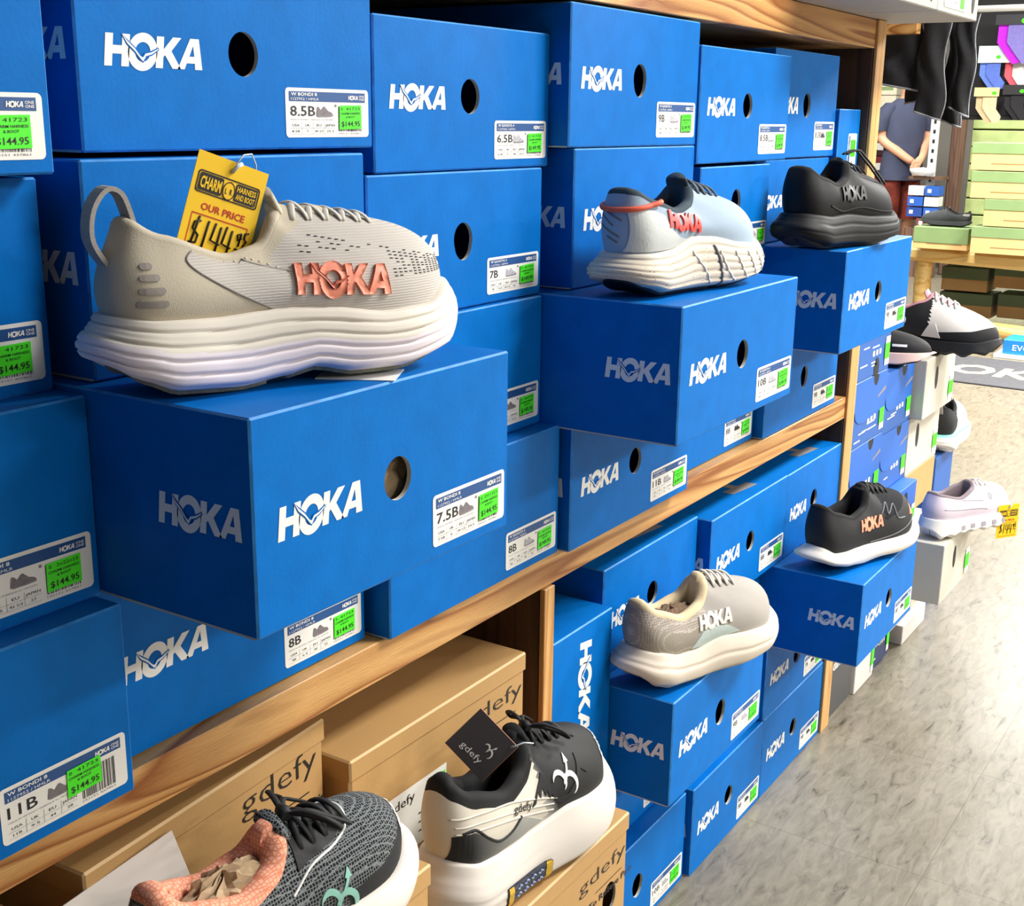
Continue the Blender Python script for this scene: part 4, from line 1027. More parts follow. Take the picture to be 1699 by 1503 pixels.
# ---- tags
YEL = mat('yellow_price_card', (252, 204, 12), .5, .02); REDI = mat('red_ink', (196, 40, 30), .5)
def price_tag(label, M4, w_, h_, price='144', cents='95', grp=None):
    t = bpy.data.objects.new('price_tag', None); COL.objects.link(t); t.matrix_world = M4; t['label'] = label; t['category'] = 'price tag'
    mb = MB(); F = lambda o: (lambda a, b: (a, b, o)); mb.box((0, 0, -.0003), (w_, h_, .0003), YEL)
    mb.poly([rrect(w_*.06, h_*.64, w_*.94, h_*.84, h_*.03), rrect(w_*.075, h_*.652, w_*.925, h_*.828, h_*.03)[::-1]], INK, F(.0006))
    mb.poly([rrect(w_*.09, h_*.66, w_*.42, h_*.82, h_*.02)], INK, F(.0007)); mb.poly([rrect(w_*.60, h_*.66, w_*.91, h_*.82, h_*.02)], INK, F(.0007))
    text(mb, 'CHARM', w_*.11, h_*.69, h_*.10, YEL, F(.0009), w_*.29, .03)
    text(mb, 'HARNESS', w_*.62, h_*.75, h_*.05, YEL, F(.0009), w_*.27, .02); text(mb, 'AND BOOT', w_*.62, h_*.68, h_*.05, YEL, F(.0009), w_*.27, .02)
    mb.poly([ell(w_*.51, h_*.73, w_*.085, h_*.085, 16)], YEL, F(.0009)); mb.poly([ell(w_*.51, h_*.73, w_*.085, h_*.085, 16), ell(w_*.51, h_*.73, w_*.075, h_*.075, 16)[::-1]], INK, F(.0011))
    text(mb, 'L  R', w_*.46, h_*.70, h_*.05, INK, F(.0011), w_*.1, .02)
    text(mb, 'OUR PRICE', w_*.20, h_*.50, h_*.062, REDI, F(.0006), w_*.62, .02)
    mb.poly([rect(w_*.10, h_*.05, w_*.90, h_*.46), rect(w_*.11, h_*.06, w_*.89, h_*.45)[::-1]], REDI, F(.0006))
    def st(pts, r=.0008): mb.tube([(w_*a, h_*b, .0008) for a, b in pts], r*w_/.06, INK, 5)
    st([(.25,.40),(.17,.38),(.16,.32),(.25,.27),(.24,.20),(.14,.19)]); st([(.22,.44),(.17,.15)])
    st([(.36,.42),(.33,.14)])
    for x_ in (.46, .62): st([(x_,.42),(x_-.03,.26),(x_+.10,.24)]); st([(x_+.08,.40),(x_+.06,.12)])
    st([(.83,.40),(.78,.38),(.80,.33),(.84,.35),(.83,.40),(.82,.28)], .0007); st([(.93,.42),(.88,.41),(.88,.36),(.92,.34),(.88,.29)], .0007); st([(.78,.25),(.92,.24)], .0007)
    mb.build('card', t)
    rb = MB(); rb.tube([(w_*.52, h_*.93, .001), (w_*.50, h_*.99, .004), (w_*.56, h_*1.08, .004), (w_*.70, h_*1.12, 0), (w_*.85, h_*1.05, -.006), (w_*.9, h_*.96, -.008)], .0006, mat('clear_plastic_tie', (210, 220, 226), .3), 5)
    rb.tube([(w_*.49, h_*.90, .001), (w_*.52, h_*.96, .003), (w_*.58, h_*1.0, .003)], .0016, MATS['clear_plastic_tie'], 6)
    rb.build('plastic_tie', t)
    return t
def frame(origin, xdir, ydir):
    x = Vector(xdir).normalized(); y = Vector(ydir); y = (y-x*y.dot(x)).normalized(); z = x.cross(y)
    m = Matrix((x, y, z)).transposed().to_4x4(); m.translation = origin
    return m
# yellow tag stands in the opening of the big beige shoe, facing the aisle
o_ = s1.t.matrix_basis @ Vector((.052, -.004, .093))
hd = Vector((math.cos(math.radians(73)), math.sin(math.radians(73)), 0))
price_tag('yellow price tag with handwritten price in the collar of the big beige shoe', frame(o_, hd*.93+Vector((0, 0, -.32)), Vector((.02, .10, 1))), .056, .078)
# dark hang tag of the white and black shoe
HT = mat('charcoal_card', (66, 62, 64), .55, .04); HTE = mat('copper_card_edge', (206, 130, 96), .5)
t = bpy.data.objects.new('hang_tag', None); COL.objects.link(t)
t.matrix_world = frame(V(-.546, .800, -.553), r_*.69-u_*.72, r_*.69+u_*.72) @ Matrix.Translation((-.056, 0, 0))
t['label'] = 'charcoal hang tag with white symbol in the collar of the white and black shoe'; t['category'] = 'hang tag'
mb = MB(); mb.box((0, 0, -.0006), (.056, .052, .0006), HT, None, .0003, HTE)
F = lambda o: (lambda a, b: (a, b, o))
for lp in ([cres(-.25, .15, .42, -70, 150, .22, .8, .25)], [cres(.35, -.15, .48, -80, 150, .24, .8, .25)], [[(.0, .05), (.42, .70), (.36, .74), (.55, 1.02), (.62, .70), (.53, .70), (.10, .02)]]):
    mb.poly([[(.036+a*.010, .026+b*.010) for a, b in l] for l in lp], WHT, F(.0010))
text(mb, 'gdefy', .012, .010, .007, WHT, F(.0010), .028, .0)
mb.build('card', t)
rb = MB(); rb.tube([(.050, .046, .001), (.052, .050, .004), (.056, .060, .004), (.064, .066, .0)], .0008, MATS['clear_plastic_tie'], 5); rb.build('plastic_tie', t)
# folded leaflet behind the salmon-lined shoe
LEAF = mat('leaflet_paper', (206, 196, 186), .8, .03)
mb = MB(); mb.box((0, 0, 0), (.115, .066, .0012), LEAF); text(mb, 'READ THIS FIRST', .006, .022, .012, BLKP, F(.0018), .085, .02)
lf = tag(mb.build('leaflet'), 'folded paper leaflet printed READ THIS, left of the salmon-lined shoe', 'leaflet')
lf.matrix_world = frame(V(-.592, .425, -.537), Vector((0, .115, .010)), Vector((-.03, 0, .075)))
pb = MB(); pb.box((-.030, -.022, 0), (.030, .022, .0006), WHT)
pp = tag(pb.build('paper_slip'), 'white paper slip under the big beige shoe', 'paper'); pp.location = V(-.505, .600, -.1578); pp.rotation_euler = (0, 0, .5)
# ------------------------------------------------------------------ second bay: other shoeboxes
BAYG = 'shoeboxes beyond the end upright'
def small_box(X, y0, z0, w, h, depth, m, label, flap=None, holes=(), sticker=True, lines=True, txt=None, me=None, creases=False, side_mat=None, group=BAYG):
    W_, H_, D_ = w*S, h*S, depth*S; ox, oy = D_/2, -W_/2
    t = thing('shoe_box', label, 'shoebox', V(X-depth/2, y0+w/2, z0), 0, group)
    mb = MB(); mb.box((-ox, oy, 0), (ox, -oy, H_), m, None, .0015, me or m)
    T3 = lambda o: (lambda a, b: (ox+o, oy+a, b))
    for (u, v, ru, rv) in holes: mb.poly([ell(W_*u, H_*v, ru, rv, 20)], INK, T3(.0006))
    if lines:
        rr = random.Random(int(y0*1000+z0*100))
        for k in range(5): 
            a = W_*rr.uniform(.06, .5); b = H_*rr.uniform(.08, .5); mb.poly([rect(a, b, a+W_*rr.uniform(.12, .28), b+H_*.022)], WHT, T3(.0006))
        for k in range(3): mb.poly([rect(W_*(.45+.1*k), H_*.30, W_*(.51+.1*k), H_*.38)], WHT, T3(.0006))
    if txt: 
        for (s_, u, v, h_, w_, mm) in txt: text(mb, s_, W_*u, H_*v, H_*h_, mm, T3(.0008), W_*w_, .02)
    if creases: mb.poly([[(W_*.02, H_*.02), (W_*.30, H_*.5), (W_*.34, H_*.5), (W_*.05, H_*.0)]], RAW, T3(.0004))
    mb.build('carton', t)
    if flap:
        fb = MB(); pts = [(0, H_), (0, H_*.62), (W_*.05, H_*.46), (W_*.14, H_*.38), (W_*.30, H_*.35), (W_*.98, H_*.42), (W_, H_)]
        hole = [(W_*.62+.017*math.cos(math.pi+math.pi*k/10), H_+.0+.022*math.sin(math.pi+math.pi*k/10)*1.0) for k in range(11)]
        fb.poly([[(0, H_*.999), (0, H_*.62), (W_*.05, H_*.46), (W_*.14, H_*.38), (W_*.30, H_*.35), (W_*.98, H_*.42), (W_, H_*.999)]+hole[::-1]], flap, T3(.0015))
        fb.poly([[(W_*.62+.017*math.cos(math.pi+math.pi*k/10), H_*.998+.022*math.sin(math.pi+math.pi*k/10)) for k in range(11)]], INK, T3(.0012))
        fb.poly([[(W_*.70, H_*.62), (W_*.96, H_*.70), (W_*.96, H_*.76), (W_*.72, H_*.66)]], GREYP, T3(.0018))
        fb.build('lid_flap', t)
    if sticker:
        lb = MB(); lb.poly([rect(W_*.84, H_*.08, W_*.98, H_*.52)], WHT, T3(.0012)); l_ = lb.build('size_label', t)
        sb = MB(); sb.poly([rect(W_*.82, H_*.18, W_*.97, H_*.42)], GRN, T3(.0018)); sb.build('price_sticker', l_, label='neon green price sticker')
    return t
BB = mat('denim_blue_card', (38, 92, 168), .5, .05, 6); BB2 = mat('royal_blue_flap', (24, 98, 190), .45, .05, 6); NVY = mat('navy_card', (16, 42, 96), .5, .05, 8)
GB2 = mat('pale_grey_card', (196, 190, 176), .6, .05, 6); DG = mat('dark_grey_card', (78, 78, 80), .6, .05, 6); WB = mat('white_card', (216, 210, 206), .6, .03, 6)
names = ['top', 'second', 'third', 'fourth', 'fifth']
for k in range(5):
    z = -.405-.112*k
    small_box(-.609, 1.947, z, .170, .1115, .30, BB, 'denim blue shoebox in the stack nearest the end upright, %s from the top' % names[k], flap=BB2 if k else None, holes=((.60, .10, .016, .022),) if k == 0 else ())
for k in range(2):
    small_box(-.612, 2.125, -.528-.1105*k, .165, .110, .30, BB, 'denim blue shoebox in the second stack beyond the end upright, %s' % ('topmost' if k == 0 else 'below the topmost'), flap=BB2)
small_box(-.586, 2.14, -.730, .150, .0905, .33, BB2, 'royal blue shoebox jutting a little, low in the second stack', lines=False, holes=((.55, .62, .016, .030),))
small_box(-.612, 2.125, -.861, .078, .1105, .30, BB, 'denim blue shoebox under the jutting royal blue one', flap=BB2)
small_box(-.590, 2.298, -.530, .205, .112, .32, GB2, 'pale grey shoebox under the black and white shoe with round sole pods', holes=((.36, .62, .012, .026),), lines=False, me=RAW, creases=True)
small_box(-.612, 2.300, -.643, .212, .1125, .30, GB2, 'pale grey shoebox with an oval hole, second in its stack', holes=((.28, .62, .012, .028),), lines=False, creases=True)
small_box(-.612, 2.300, -.730, .212, .086, .30, BROWN, 'tan shoebox in the pale grey stack, third from its top', holes=(), lines=False, sticker=False)
small_box(-.504, 2.205, -.845, .205, .114, .34, GB2, 'pale grey shoebox jutting out under the lilac shoe', holes=((.40, .62, .012, .026),), lines=False, creases=False)
small_box(-.612, 2.300, -.958, .205, .112, .30, GB2, 'pale grey shoebox low down behind the jutting one', holes=((.20, .66, .014, .026),), lines=False)
small_box(-.612, 1.950, -1, .118, .149-.0055, .30, DG, 'dark grey shoebox with white stripe on the floor by the end upright', lines=False, sticker=False, me=WHT,
          txt=(('dansko', .10, .62, .13, .62, WHT),))
small_box(-.606, 2.078, -1, .105, .135, .30, WB, 'white shoebox with green stickers on the floor', lines=False)
small_box(-.612, 2.190, -1, .108, .130, .30, NVY, 'navy shoebox on the floor between white boxes', lines=True)
small_box(-.600, 2.350, -1, .16, .040, .30, WB, 'flat white box on the floor at the end of the row', lines=False, sticker=False)
small_box(-.620, 2.560, -1, .135, .335, .25, BB, 'tall denim blue shoebox stood on end behind the pale grey stack', lines=False, sticker=False)
# grey boxes on the upper board
for k, (y0, lab) in enumerate(((1.578, 'pale grey shoebox on the upper board, jutting out at the top edge'), (1.795, 'pale grey shoebox with a finger hole at the right end of the upper board'))):
    t = thing('shoe_box', lab, 'shoebox', V(-.494-.16, y0+.1065, .1468), 0, 'pale grey shoeboxes on the upper board')
    W_, H_, D_ = .213*S, .11*S, .32*S; ox, oy = D_/2, -W_/2; T3 = lambda o: (lambda a, b: (ox+o, oy+a, b))
    mb = MB(); mb.box((-ox, oy, 0), (ox, -oy, H_), GREYBOX, None, .0018, RAW); mb.poly([ell(W_*.86, H_*.26, .010, .024, 20)], INK, T3(.0006)); mb.build('carton', t)
    lb = MB(); lb.poly([rrect(W_*.14, H_*.07, W_*.66, H_*.40, .003)], WHT, T3(.0008)); lb.poly([rect(W_*.38, H_*.20, W_*.46, H_*.22)], REDI, T3(.001)); lb.poly([rect(W_*.38, H_*.14, W_*.46, H_*.16)], GREYP, T3(.001))
    l_ = lb.build('size_label', t); sb = MB(); sb.poly([rect(W_*.52, H_*.10, W_*.62, H_*.38)], GRN, T3(.0014)); sb.build('price_sticker', l_, label='neon green price sticker')

# ------------------------------------------------------------------ shoes beyond the upright
LIL = mat('lilac_textile', (206, 194, 206), .7, .03, 12); LILS = mat('lilac_grey_band', (150, 142, 150), .6, .05); WPOD = mat('white_pod_foam', (232, 228, 222), .6, .02)
def pods(n, amp):
    return [(0, .022)]+[(.06+.88*k/(2*n), (.002 if k % 2 == 0 else amp)+(.010*max(0, (.06+.88*k/(2*n))-.8)*5)) for k in range(2*n+1)]+[(1, .030)]
s8 = Shoe('running_shoe', 'black and white running shoe with round sole pods on the pale grey stack', V(-.735, 2.405, -.4178), math.radians(-4), L=.296, width=.98,
          zb=pods(6, .010), zt=[(0,.046),(.3,.036),(.6,.034),(.85,.036),(1,.046)], collar=[(0,.112),(.2,.106),(.5,.092),(.75,.112),(1,.128)],
          sole_mat=BLKR, out_mat=BLKR, up_mat=lambda x, z, v, y: BLKU if (x < .50 or v < .22) else WPOD, line_mat=mat('dusty_pink_lining', (196, 140, 150), .8), toe_h=.042)
s8.decal('side_overlay', [[[(.135, .040), (.150, .066), (.165, .072), (.180, .040)]]], WPOD, 'side', -1, .0008, label='white side panel')
s8.tongue(mat('dusty_pink_tongue', (200, 150, 158), .8), .66, (.42, .138), .055)
s8.laces(mat('white_lace', (226, 222, 222), .8), (.47, .52, .57, .62, .67), .05, .0026, lift=.005)
for (cx_, cz_) in ((.088, .072), (.070, .058)):
    s8.decal('ring_logo', [[ell(cx_, cz_, .009, .010, 20), ell(cx_, cz_, .006, .007, 16)[::-1]]], WPOD, 'side', -1, .0007, label='white looped mark')
SALM = mat('pale_salmon_foam', (232, 196, 186), .6, .02)
s9 = Shoe('running_shoe', 'black running shoe with pale pink sole lying on the denim blue stacks', V(-.770, 2.195, -.4170), math.radians(8), L=.25, width=.80,
          zt=[(0,.036),(.5,.030),(1,.034)], collar=[(0,.075),(.3,.066),(.6,.066),(.8,.078),(1,.085)], sole_mat=SALM, out_mat=BLKR, up_mat=BLKU, line_mat=BLK3, toe_h=.032)
s9.decal('side_mark', [[rect(.17, .045, .20, .050)]], WHT, 'side', -1, .0007, label='small white mark')
s10 = Shoe('running_shoe', 'lilac slip-on running shoe with pierced white sole and a yellow price tag', V(-.545, 2.222, -.7303), math.radians(68), L=.280, width=1.0,
          zb=pods(7, .008), zt=[(0,.048),(.3,.040),(.6,.038),(.85,.038),(1,.048)], collar=[(0,.100),(.2,.096),(.5,.084),(.75,.096),(1,.108)],
          sole_mat=WPOD, out_mat=WPOD, up_mat=LIL, line_mat=mat('grey_lilac_lining', (120, 106, 112), .8), toe_h=.046, cw=.11, opening=(.04, .52))
for k in range(6):
    x_ = .075+.032*k
    s10.decal('sole_opening', [[rrect(x_, .016, x_+.014, .026, .003)]], LILS, 'side', -1, .0006, bv=s10.bvm)
s10.line('side_band', [(.02, .070), (.08, .062), (.14, .056), (.16, .052)], .0010, LILS, n=30); s10.line('side_band', [(.08, .082), (.12, .076), (.15, .072)], .0010, LILS, n=20)
s10.decal('ring_logo', [[ell(.176, .078, .005, .007, 16), ell(.176, .078, .0035, .0055, 12)[::-1]]], LILS, 'side', -1, .0007)
s10.laces(LACEG, (.54, .60, .66), .05, .0024, lift=.005)
yo = s10.t.matrix_basis @ Vector((.222, -.052, .052))
price_tag('yellow price tag hanging from the lilac running shoe', frame(yo, Vector((.62, .78, .02)), Vector((.03, .02, .9)))@Matrix.Translation((-.028, -.075, 0)), .056, .078)
MNT = mat('mint_foam', (120, 214, 190), .6, .02)
s11 = Shoe('running_shoe', 'white soled sneaker with mint stripe and black heel loop, on the tall blue box', V(-.628, 2.585, -.665), math.radians(96), L=.27, width=1.0,
          zb=[(0,.02),(.15,.002),(.6,.001),(1,.03)], zt=[(0,.052),(.5,.046),(1,.05)], collar=[(0,.120),(.2,.112),(.5,.094),(.8,.112),(1,.124)], sole_prof=lambda v, x, y: groove(v, 3, .003)+.005*math.sin(math.pi*v),
          sole_mat=lambda v, x: MNT if v > .8 else WPOD, out_mat=WPOD, up_mat=lambda x, z, v, y: BLKU if x < .28 else WPOD, line_mat=BLK3)
s11.loft_tab('pull_loop', [(.008, 0, .100), (-.012, 0, .125), (-.006, 0, .145), (.010, 0, .140), (.016, 0, .118)], .006, MATS['grey_webbing'], label='grey heel loop')
s11.tongue(WPOD, .66, (.43, .134), .055)
s12 = Shoe('running_shoe', 'dark grey trainer with white heel stripes on a green box on the log bench', V(-1.475, 6.28, -.478), math.radians(176), L=.290, width=1.0, 
          zt=[(0,.036),(.5,.030),(1,.036)], collar=[(0,.088),(.2,.080),(.5,.070),(.8,.092),(1,.104)], sole_mat=mat('charcoal_foam', (46, 47, 50), .7), out_mat=BLKR, up_mat=mat('charcoal_textile', (62, 64, 68), .8, .1, 30), line_mat=BLK3, toe_h=.036)
for k in range(2): s12.line('heel_stripe', [(.005, .066+.007*k), (.02, .066+.007*k), (.04, .070+.007*k)], .0014, WHT, sgn=1, n=12)
s12.tongue(MATS['charcoal_textile'], .66, (.43, .110), .05); s12.laces(MATS['black_lace'], (.47, .53, .59, .65), .05, .003, lift=.005)

# ------------------------------------------------------------------ back of the shop
LOG = mat_wood('log_wood', (240, 206, 132), (214, 164, 84), 6, 'X', .5)
bt = thing('log_bench', 'yellow pine log bench carrying green and tan boxes', 'bench', V(-1.48, 6.35, -1), math.radians(-14))
def BX(x, y, z): return (x*S, y*S, z*S)
mb = MB(); mb.box(BX(-.42, -.12, .345), BX(.62, .26, .415), LOG, None, .02); mb.build('seat_slab', bt)
def log(nm, a, b, r):
    mb = MB(); P = [Vector(BX(*a)).lerp(Vector(BX(*b)), k/8) for k in range(9)]
    mb.tube(P, r, LOG, 14, rs=[r*(1+.05*math.sin(k*1.7)) for k in range(9)]); return mb.build(nm, bt)
for (x, y) in ((-.20, -.06), (.55, -.06), (-.33, .16), (.55, .2)): log('leg', (x, y, 0), (x, y, .35), .046)
log('rail', (-.20, -.07, .045), (.60, -.07, .045), .048)
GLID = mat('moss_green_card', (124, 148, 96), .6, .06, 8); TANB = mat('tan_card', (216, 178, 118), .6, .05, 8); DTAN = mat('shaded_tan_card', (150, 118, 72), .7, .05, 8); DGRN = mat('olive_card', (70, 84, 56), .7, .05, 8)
def lidbox(x, y, z, w, h, d, label, a=GLID, b=TANB, lidf=.4, name='shoe_box', g='green lidded tan boxes'):
    t = thing(name, label, 'shoebox', V(x+w/2, y+d/2, z), 0, g)
    mb = MB(); mb.box((-w*S/2, -d*S/2, 0), (w*S/2, d*S/2, h*S*(1-lidf*.5)), b, None, .002); mb.poly([rect(-w*S*.25, h*S*.22, w*S*.4, h*S*.26)], DTAN, lambda p, q: (p, -d*S/2-.0006, q)); mb.build('box_body', t)
    lb = MB(); lb.box((-w*S/2-.002, -d*S/2-.003, h*S*(1-lidf)), (w*S/2+.002, d*S/2+.003, h*S), a, None, .002); lb.build('lid', t)
for (x, z, lab) in ((-1.430, -.582, 'green lidded tan box lowest in the tall stack on the log bench'), (-1.385, -.455, 'green lidded tan box second in the tall stack on the log bench'), (-1.455, -.330, 'green lidded tan box third in the tall stack on the log bench'), (-1.465, -.203, 'green lidded tan box on top of the tall stack on the log bench')):
    lidbox(x, 6.12, z, .36, .123, .22, lab)
lidbox(-1.715, 6.19, -.582, .255, .103, .2, 'low green box under the dark grey trainer on the log bench', lidf=.72)
for (x, z, w, lab) in ((-1.62, -.80, .22, 'dim olive and tan box under the log bench, upper left'), (-1.62, -.925, .25, 'dim olive and tan box under the log bench, lower left'), (-1.37, -.77, .30, 'dim olive and tan box under the log bench, upper right'), (-1.34, -.915, .30, 'dim olive and tan box under the log bench, lower right')):
    lidbox(x, 6.42, z, w, .115, .2, lab, DGRN, DTAN, .5, g='boxes under the log bench')  # bench shade is put into these darker copies of the card colours
# mat, floor box
MATD = mat('charcoal_mat', (74, 74, 78), .95, .12, 40, .4, 300)
mb = MB(); mb.box((-.85, -.36, 0), (.95, .36, .008), MATD, None, .003)
F = lambda a, b: (a, b, .0086)
text(mb, 'OK', -.22, -.13, .24, mat('cream_mat_print', (236, 220, 160), .9), F, .42, .03); mb.poly([[(.26, .02), (.60, .12), (.60, -.12)]], mat('red_mat_print', (214, 60, 76), .9), F)
text(mb, 'BO', -.72, -.13, .24, MATS['cream_mat_print'], F, .42, .03)
mt_ = tag(mb.build('floor_mat'), 'charcoal floor mat with cream lettering and a red wedge before the log bench', 'mat'); mt_.location = V(-1.10, 5.39, -1); mt_.rotation_euler = (0, 0, math.radians(-2))
lb_ = thing('shoe_box', 'bright blue flat box on the floor behind the mat', 'shoebox', V(-1.04, 5.86, -1), 0)
mb = MB(); mb.box((-.15, -.10, .022), (.22, .10, .10), mat('bright_blue_card', (30, 130, 214), .5), None, .003); text(mb, 'EVO', -.10, .045, .03, WHT, lambda a, b: (a, -.1008, b), .09); mb.build('box_body', lb_)
mb = MB(); mb.box((-.19, -.12, 0), (.24, .12, .022), WHT, None, .003); mb.build('lid', lb_)
# wall of green siding, post, slotted upright
GS = mat('pale_green_plank', (178, 196, 128), .7, .12, 9); 
sd = thing('siding_panel', 'pale green plank siding behind the log bench', 'siding', V(-1.6, 8.9, -1))
for k in range(7):
    mb = MB(); mb.box(BX(-.545, 0, .30+.112*k), BX(.9, .03, .30+.112*k+.102), GS, None, .006); mb.build('plank', sd)
mb = MB(); mb.box(BX(-.545, .03, 0), BX(.9, .05, 1.06), DGRN); mb.build('backing', sd)
PB = mat_wood('brown_post', (122, 92, 74), (86, 60, 46), 9, 'Z', .7)
mb = MB(); mb.box(BX(-.042, -.04, 0), BX(.042, .04, 1.12), PB, None, .008); q = tag(mb.build('wooden_post'), 'rough brown wooden post left of the green siding', 'post'); q.location = V(-2.215, 8.85, -1)
SL = mat('white_steel', (214, 214, 208), .5, .03); mb = MB(); mb.box(BX(-.028, -.01, 0), BX(.028, .01, 1.2), SL, None, .003)
for k in range(14): mb.poly([rect(-.010, .30+.075*k, .010, .33+.075*k)], INK, lambda a, b: (a, -.0126, b))
q = tag(mb.build('slotted_upright'), 'white slotted steel upright beside the brown post', 'upright'); q.location = V(-2.335, 8.7, -1)
mb = MB(); rows = []
for (r_, z_) in ((0, .0), (.08, .002), (.10, .012), (.10, .018), (0, .022)): rows.append([(r_*math.cos(a*math.pi/12), r_*.6*math.sin(a*math.pi/12), z_*3) for a in range(24)])
mb.grid(rows, mat('bright_white_plastic', (246, 246, 246), .4), close_v=True)
q = tag(mb.build('white_dish'), 'white oval dish on the shelf right of the person', 'dish'); q.location = V(-2.37, 8.62, -.335)
# small goods on the shelf between person and upright
mb = MB(); mb.box(BX(-.08, 0, 0), BX(.14, .22, .02), PB); 
q = tag(mb.build('wall_shelf'), 'brown wall shelf behind the person holding small boxes', 'shelf'); q.location = V(-2.38, 8.62, -.36)
cs = [((236, 236, 240), 'white'), ((40, 96, 190), 'blue'), ((206, 178, 130), 'tan'), ((120, 66, 60), 'dull red'), ((224, 226, 220), 'off-white'), ((30, 70, 150), 'dark blue')]
for k, (x, z, w, h, c) in enumerate(((-2.47, -.46, .10, .06, 0), (-2.36, -.46, .09, .06, 1), (-2.47, -.53, .10, .06, 1), (-2.36, -.53, .09, .06, 4), (-2.47, -.60, .10, .06, 5), (-2.36, -.60, .09, .06, 1), (-2.40, -.67, .13, .06, 3))):
    mb = MB(); mb.box((0, 0, 0), (w*S, .15, h*S), mat('card_%s' % cs[c][1].replace(' ', '_'), cs[c][0], .6)); mb.box((.02, -.002, h*S*.3), (.05, 0, h*S*.7), WHT); 
    q = tag(mb.build('small_box'), '%s small box in the pile right of the person, %s' % (cs[c][1], ('top left', 'top right', 'second row left', 'second row right', 'third row left', 'third row right', 'bottom')[k]), 'box', 'small boxes beside the slotted upright'); q.location = V(x+.03, 8.58, z)
mb = MB(); mb.box(BX(-.03, 0, 0), BX(.18, .08, .325), PB); q = tag(mb.build('plinth'), 'brown plinth under the pile of small boxes', 'plinth'); q.location = V(-2.41, 8.56, -1)
# maroon boxes left of the person
MAR = mat('maroon_card', (128, 34, 44), .55, .08, 8); MARD = mat('dark_red_card', (58, 18, 26), .6, .08, 8); CRM = mat('cream_card', (214, 206, 180), .6, .05, 8)
ordn = ['lowest', 'second', 'third', 'fourth', 'fifth', 'topmost']
for c, x in enumerate((-3.10, -2.90)):
    for k in range(6):
        t = thing('shoe_box', 'maroon shoebox with white label left of the person, %s of the %s stack' % (ordn[k], ('left', 'right')[c]), 'shoebox', V(x, 9.45, -.80+.142*k), 0, 'maroon shoeboxes left of the person')
        mb = MB(); mb.box(BX(-.092, -.10, 0), BX(.092, .10, .135), MARD, None, .003); mb.poly([rrect(-.02, .05, .06, .11, .01)], WHT, lambda a, b: (a, -.1212, b)); mb.poly([rect(-.09, .05, -.05, .09)], WHT, lambda a, b: (a, -.1212, b)); mb.build('box_body', t)
        lb = MB(); lb.box(BX(-.094, -.103, .092), BX(.094, .103, .137), MAR, None, .003); lb.build('lid', t)
    for k in range(2):
        t = thing('shoe_box', 'cream shoebox above the maroon ones, %s %s' % (('lower', 'upper')[k], ('left', 'right')[c]), 'shoebox', V(x, 9.45, .055+.142*k), 0, 'cream shoeboxes above the maroon ones')
        mb = MB(); mb.box(BX(-.092, -.10, 0), BX(.092, .10, .138), CRM, None, .003); mb.poly([rect(-.03, .04, .08, .07)], GLID, lambda a, b: (a, -.1212, b)); mb.build('box_body', t)
mb = MB(); mb.box(BX(-.20, -.10, 0), BX(.20, .12, .20), PB); q = tag(mb.build('plinth'), 'brown plinth under the maroon shoebox stacks', 'plinth'); q.location = V(-3.0, 9.45, -1)
# sock display
BLKW = mat('black_panel', (16, 16, 18), .8, .1, 10)
mb = MB(); mb.box(BX(-.62, 0, 0), BX(.9, .03, .95), BLKW, None, .004); mb.box(BX(-.62, -.02, -.02), BX(.9, .03, 0), BLKW); 
pn = tag(mb.build('display_panel'), 'black display panel hung with socks at the upper right', 'display panel'); pn.location = V(-1.36, 7.6, .045)
for k in (0, 1):
    mb = MB(); mb.box(BX(-.02, 0, 0), BX(.02, .03, 1.1), BLKW); q = tag(mb.build('panel_post'), 'black post carrying the sock display panel, %s end' % ('left', 'right')[k], 'post'); q.location = V((-1.42, -1.1)[k], 7.66, -1)
def sock(x, z, sc, cols, label, card=(236, 236, 228), cardh=.09, flip=1):
    t = thing('sock_pair', label, 'socks', V(x, 7.54-(.05 if len(label) % 2 else 0), z), 0, 'sock packs on the black display')
    k = sc*S
    leg = [(0, 0), (.085, 0), (.085, -.085), (.12, -.13), (.115, -.165), (.075, -.175), (.03, -.12), (.0, -.08)]
    for j, (dx, c) in enumerate(((0, cols[0]), (.045, cols[1]))):
        m_ = mat('sock_%02x%02x%02x' % c, c, .9, .08, 60, .3, 300); mb = MB(); L_ = [((a*flip+dx)*k, b*k) for a, b in leg]
        n = len(L_); y0 = -.010*j*k; mb.add([(a, y0, b) for a, b in L_]+[(a, y0+.012, b) for a, b in L_], [tuple(range(n)), tuple(range(2*n-1, n-1, -1))]+[(i, n+i, n+(i+1) % n, (i+1) % n) for i in range(n)], m_)
        mb.build('sock', t)
    cb = MB(); cb.box((-.012*k, -.024, -.005), (.145*k, -.021, cardh*k), mat('sock_card_%02x%02x%02x' % card, card, .6)); cb.poly([ell(.115*k, cardh*.3*k, .016*k, .012*k, 12)], GRN, lambda a, b: (a, -.0245, b)); cb.build('header_card', t)
sock(-1.81, .335, .85, ((92, 122, 206), (84, 108, 190)), 'blue sock pair under a white card beside the hanging jeans', (210, 232, 232), .10)
sock(-1.675, .335, .95, ((214, 86, 100), (190, 190, 190)), 'pink and grey sock pair under a white card', (240, 240, 226), .11)
sock(-1.72, .53, 1.2, ((178, 30, 204), (118, 110, 178)), 'bright purple sock pair at the top of the display', (40, 40, 46), .04)
sock(-1.52, .53, 1.1, ((66, 84, 130), (96, 120, 96)), 'slate blue sock pair at the top right corner', (40, 40, 46), .04)
sock(-1.80, .155, .85, ((196, 170, 132), (206, 184, 150)), 'tan sock pair under a yellow card', (232, 206, 140), .05)
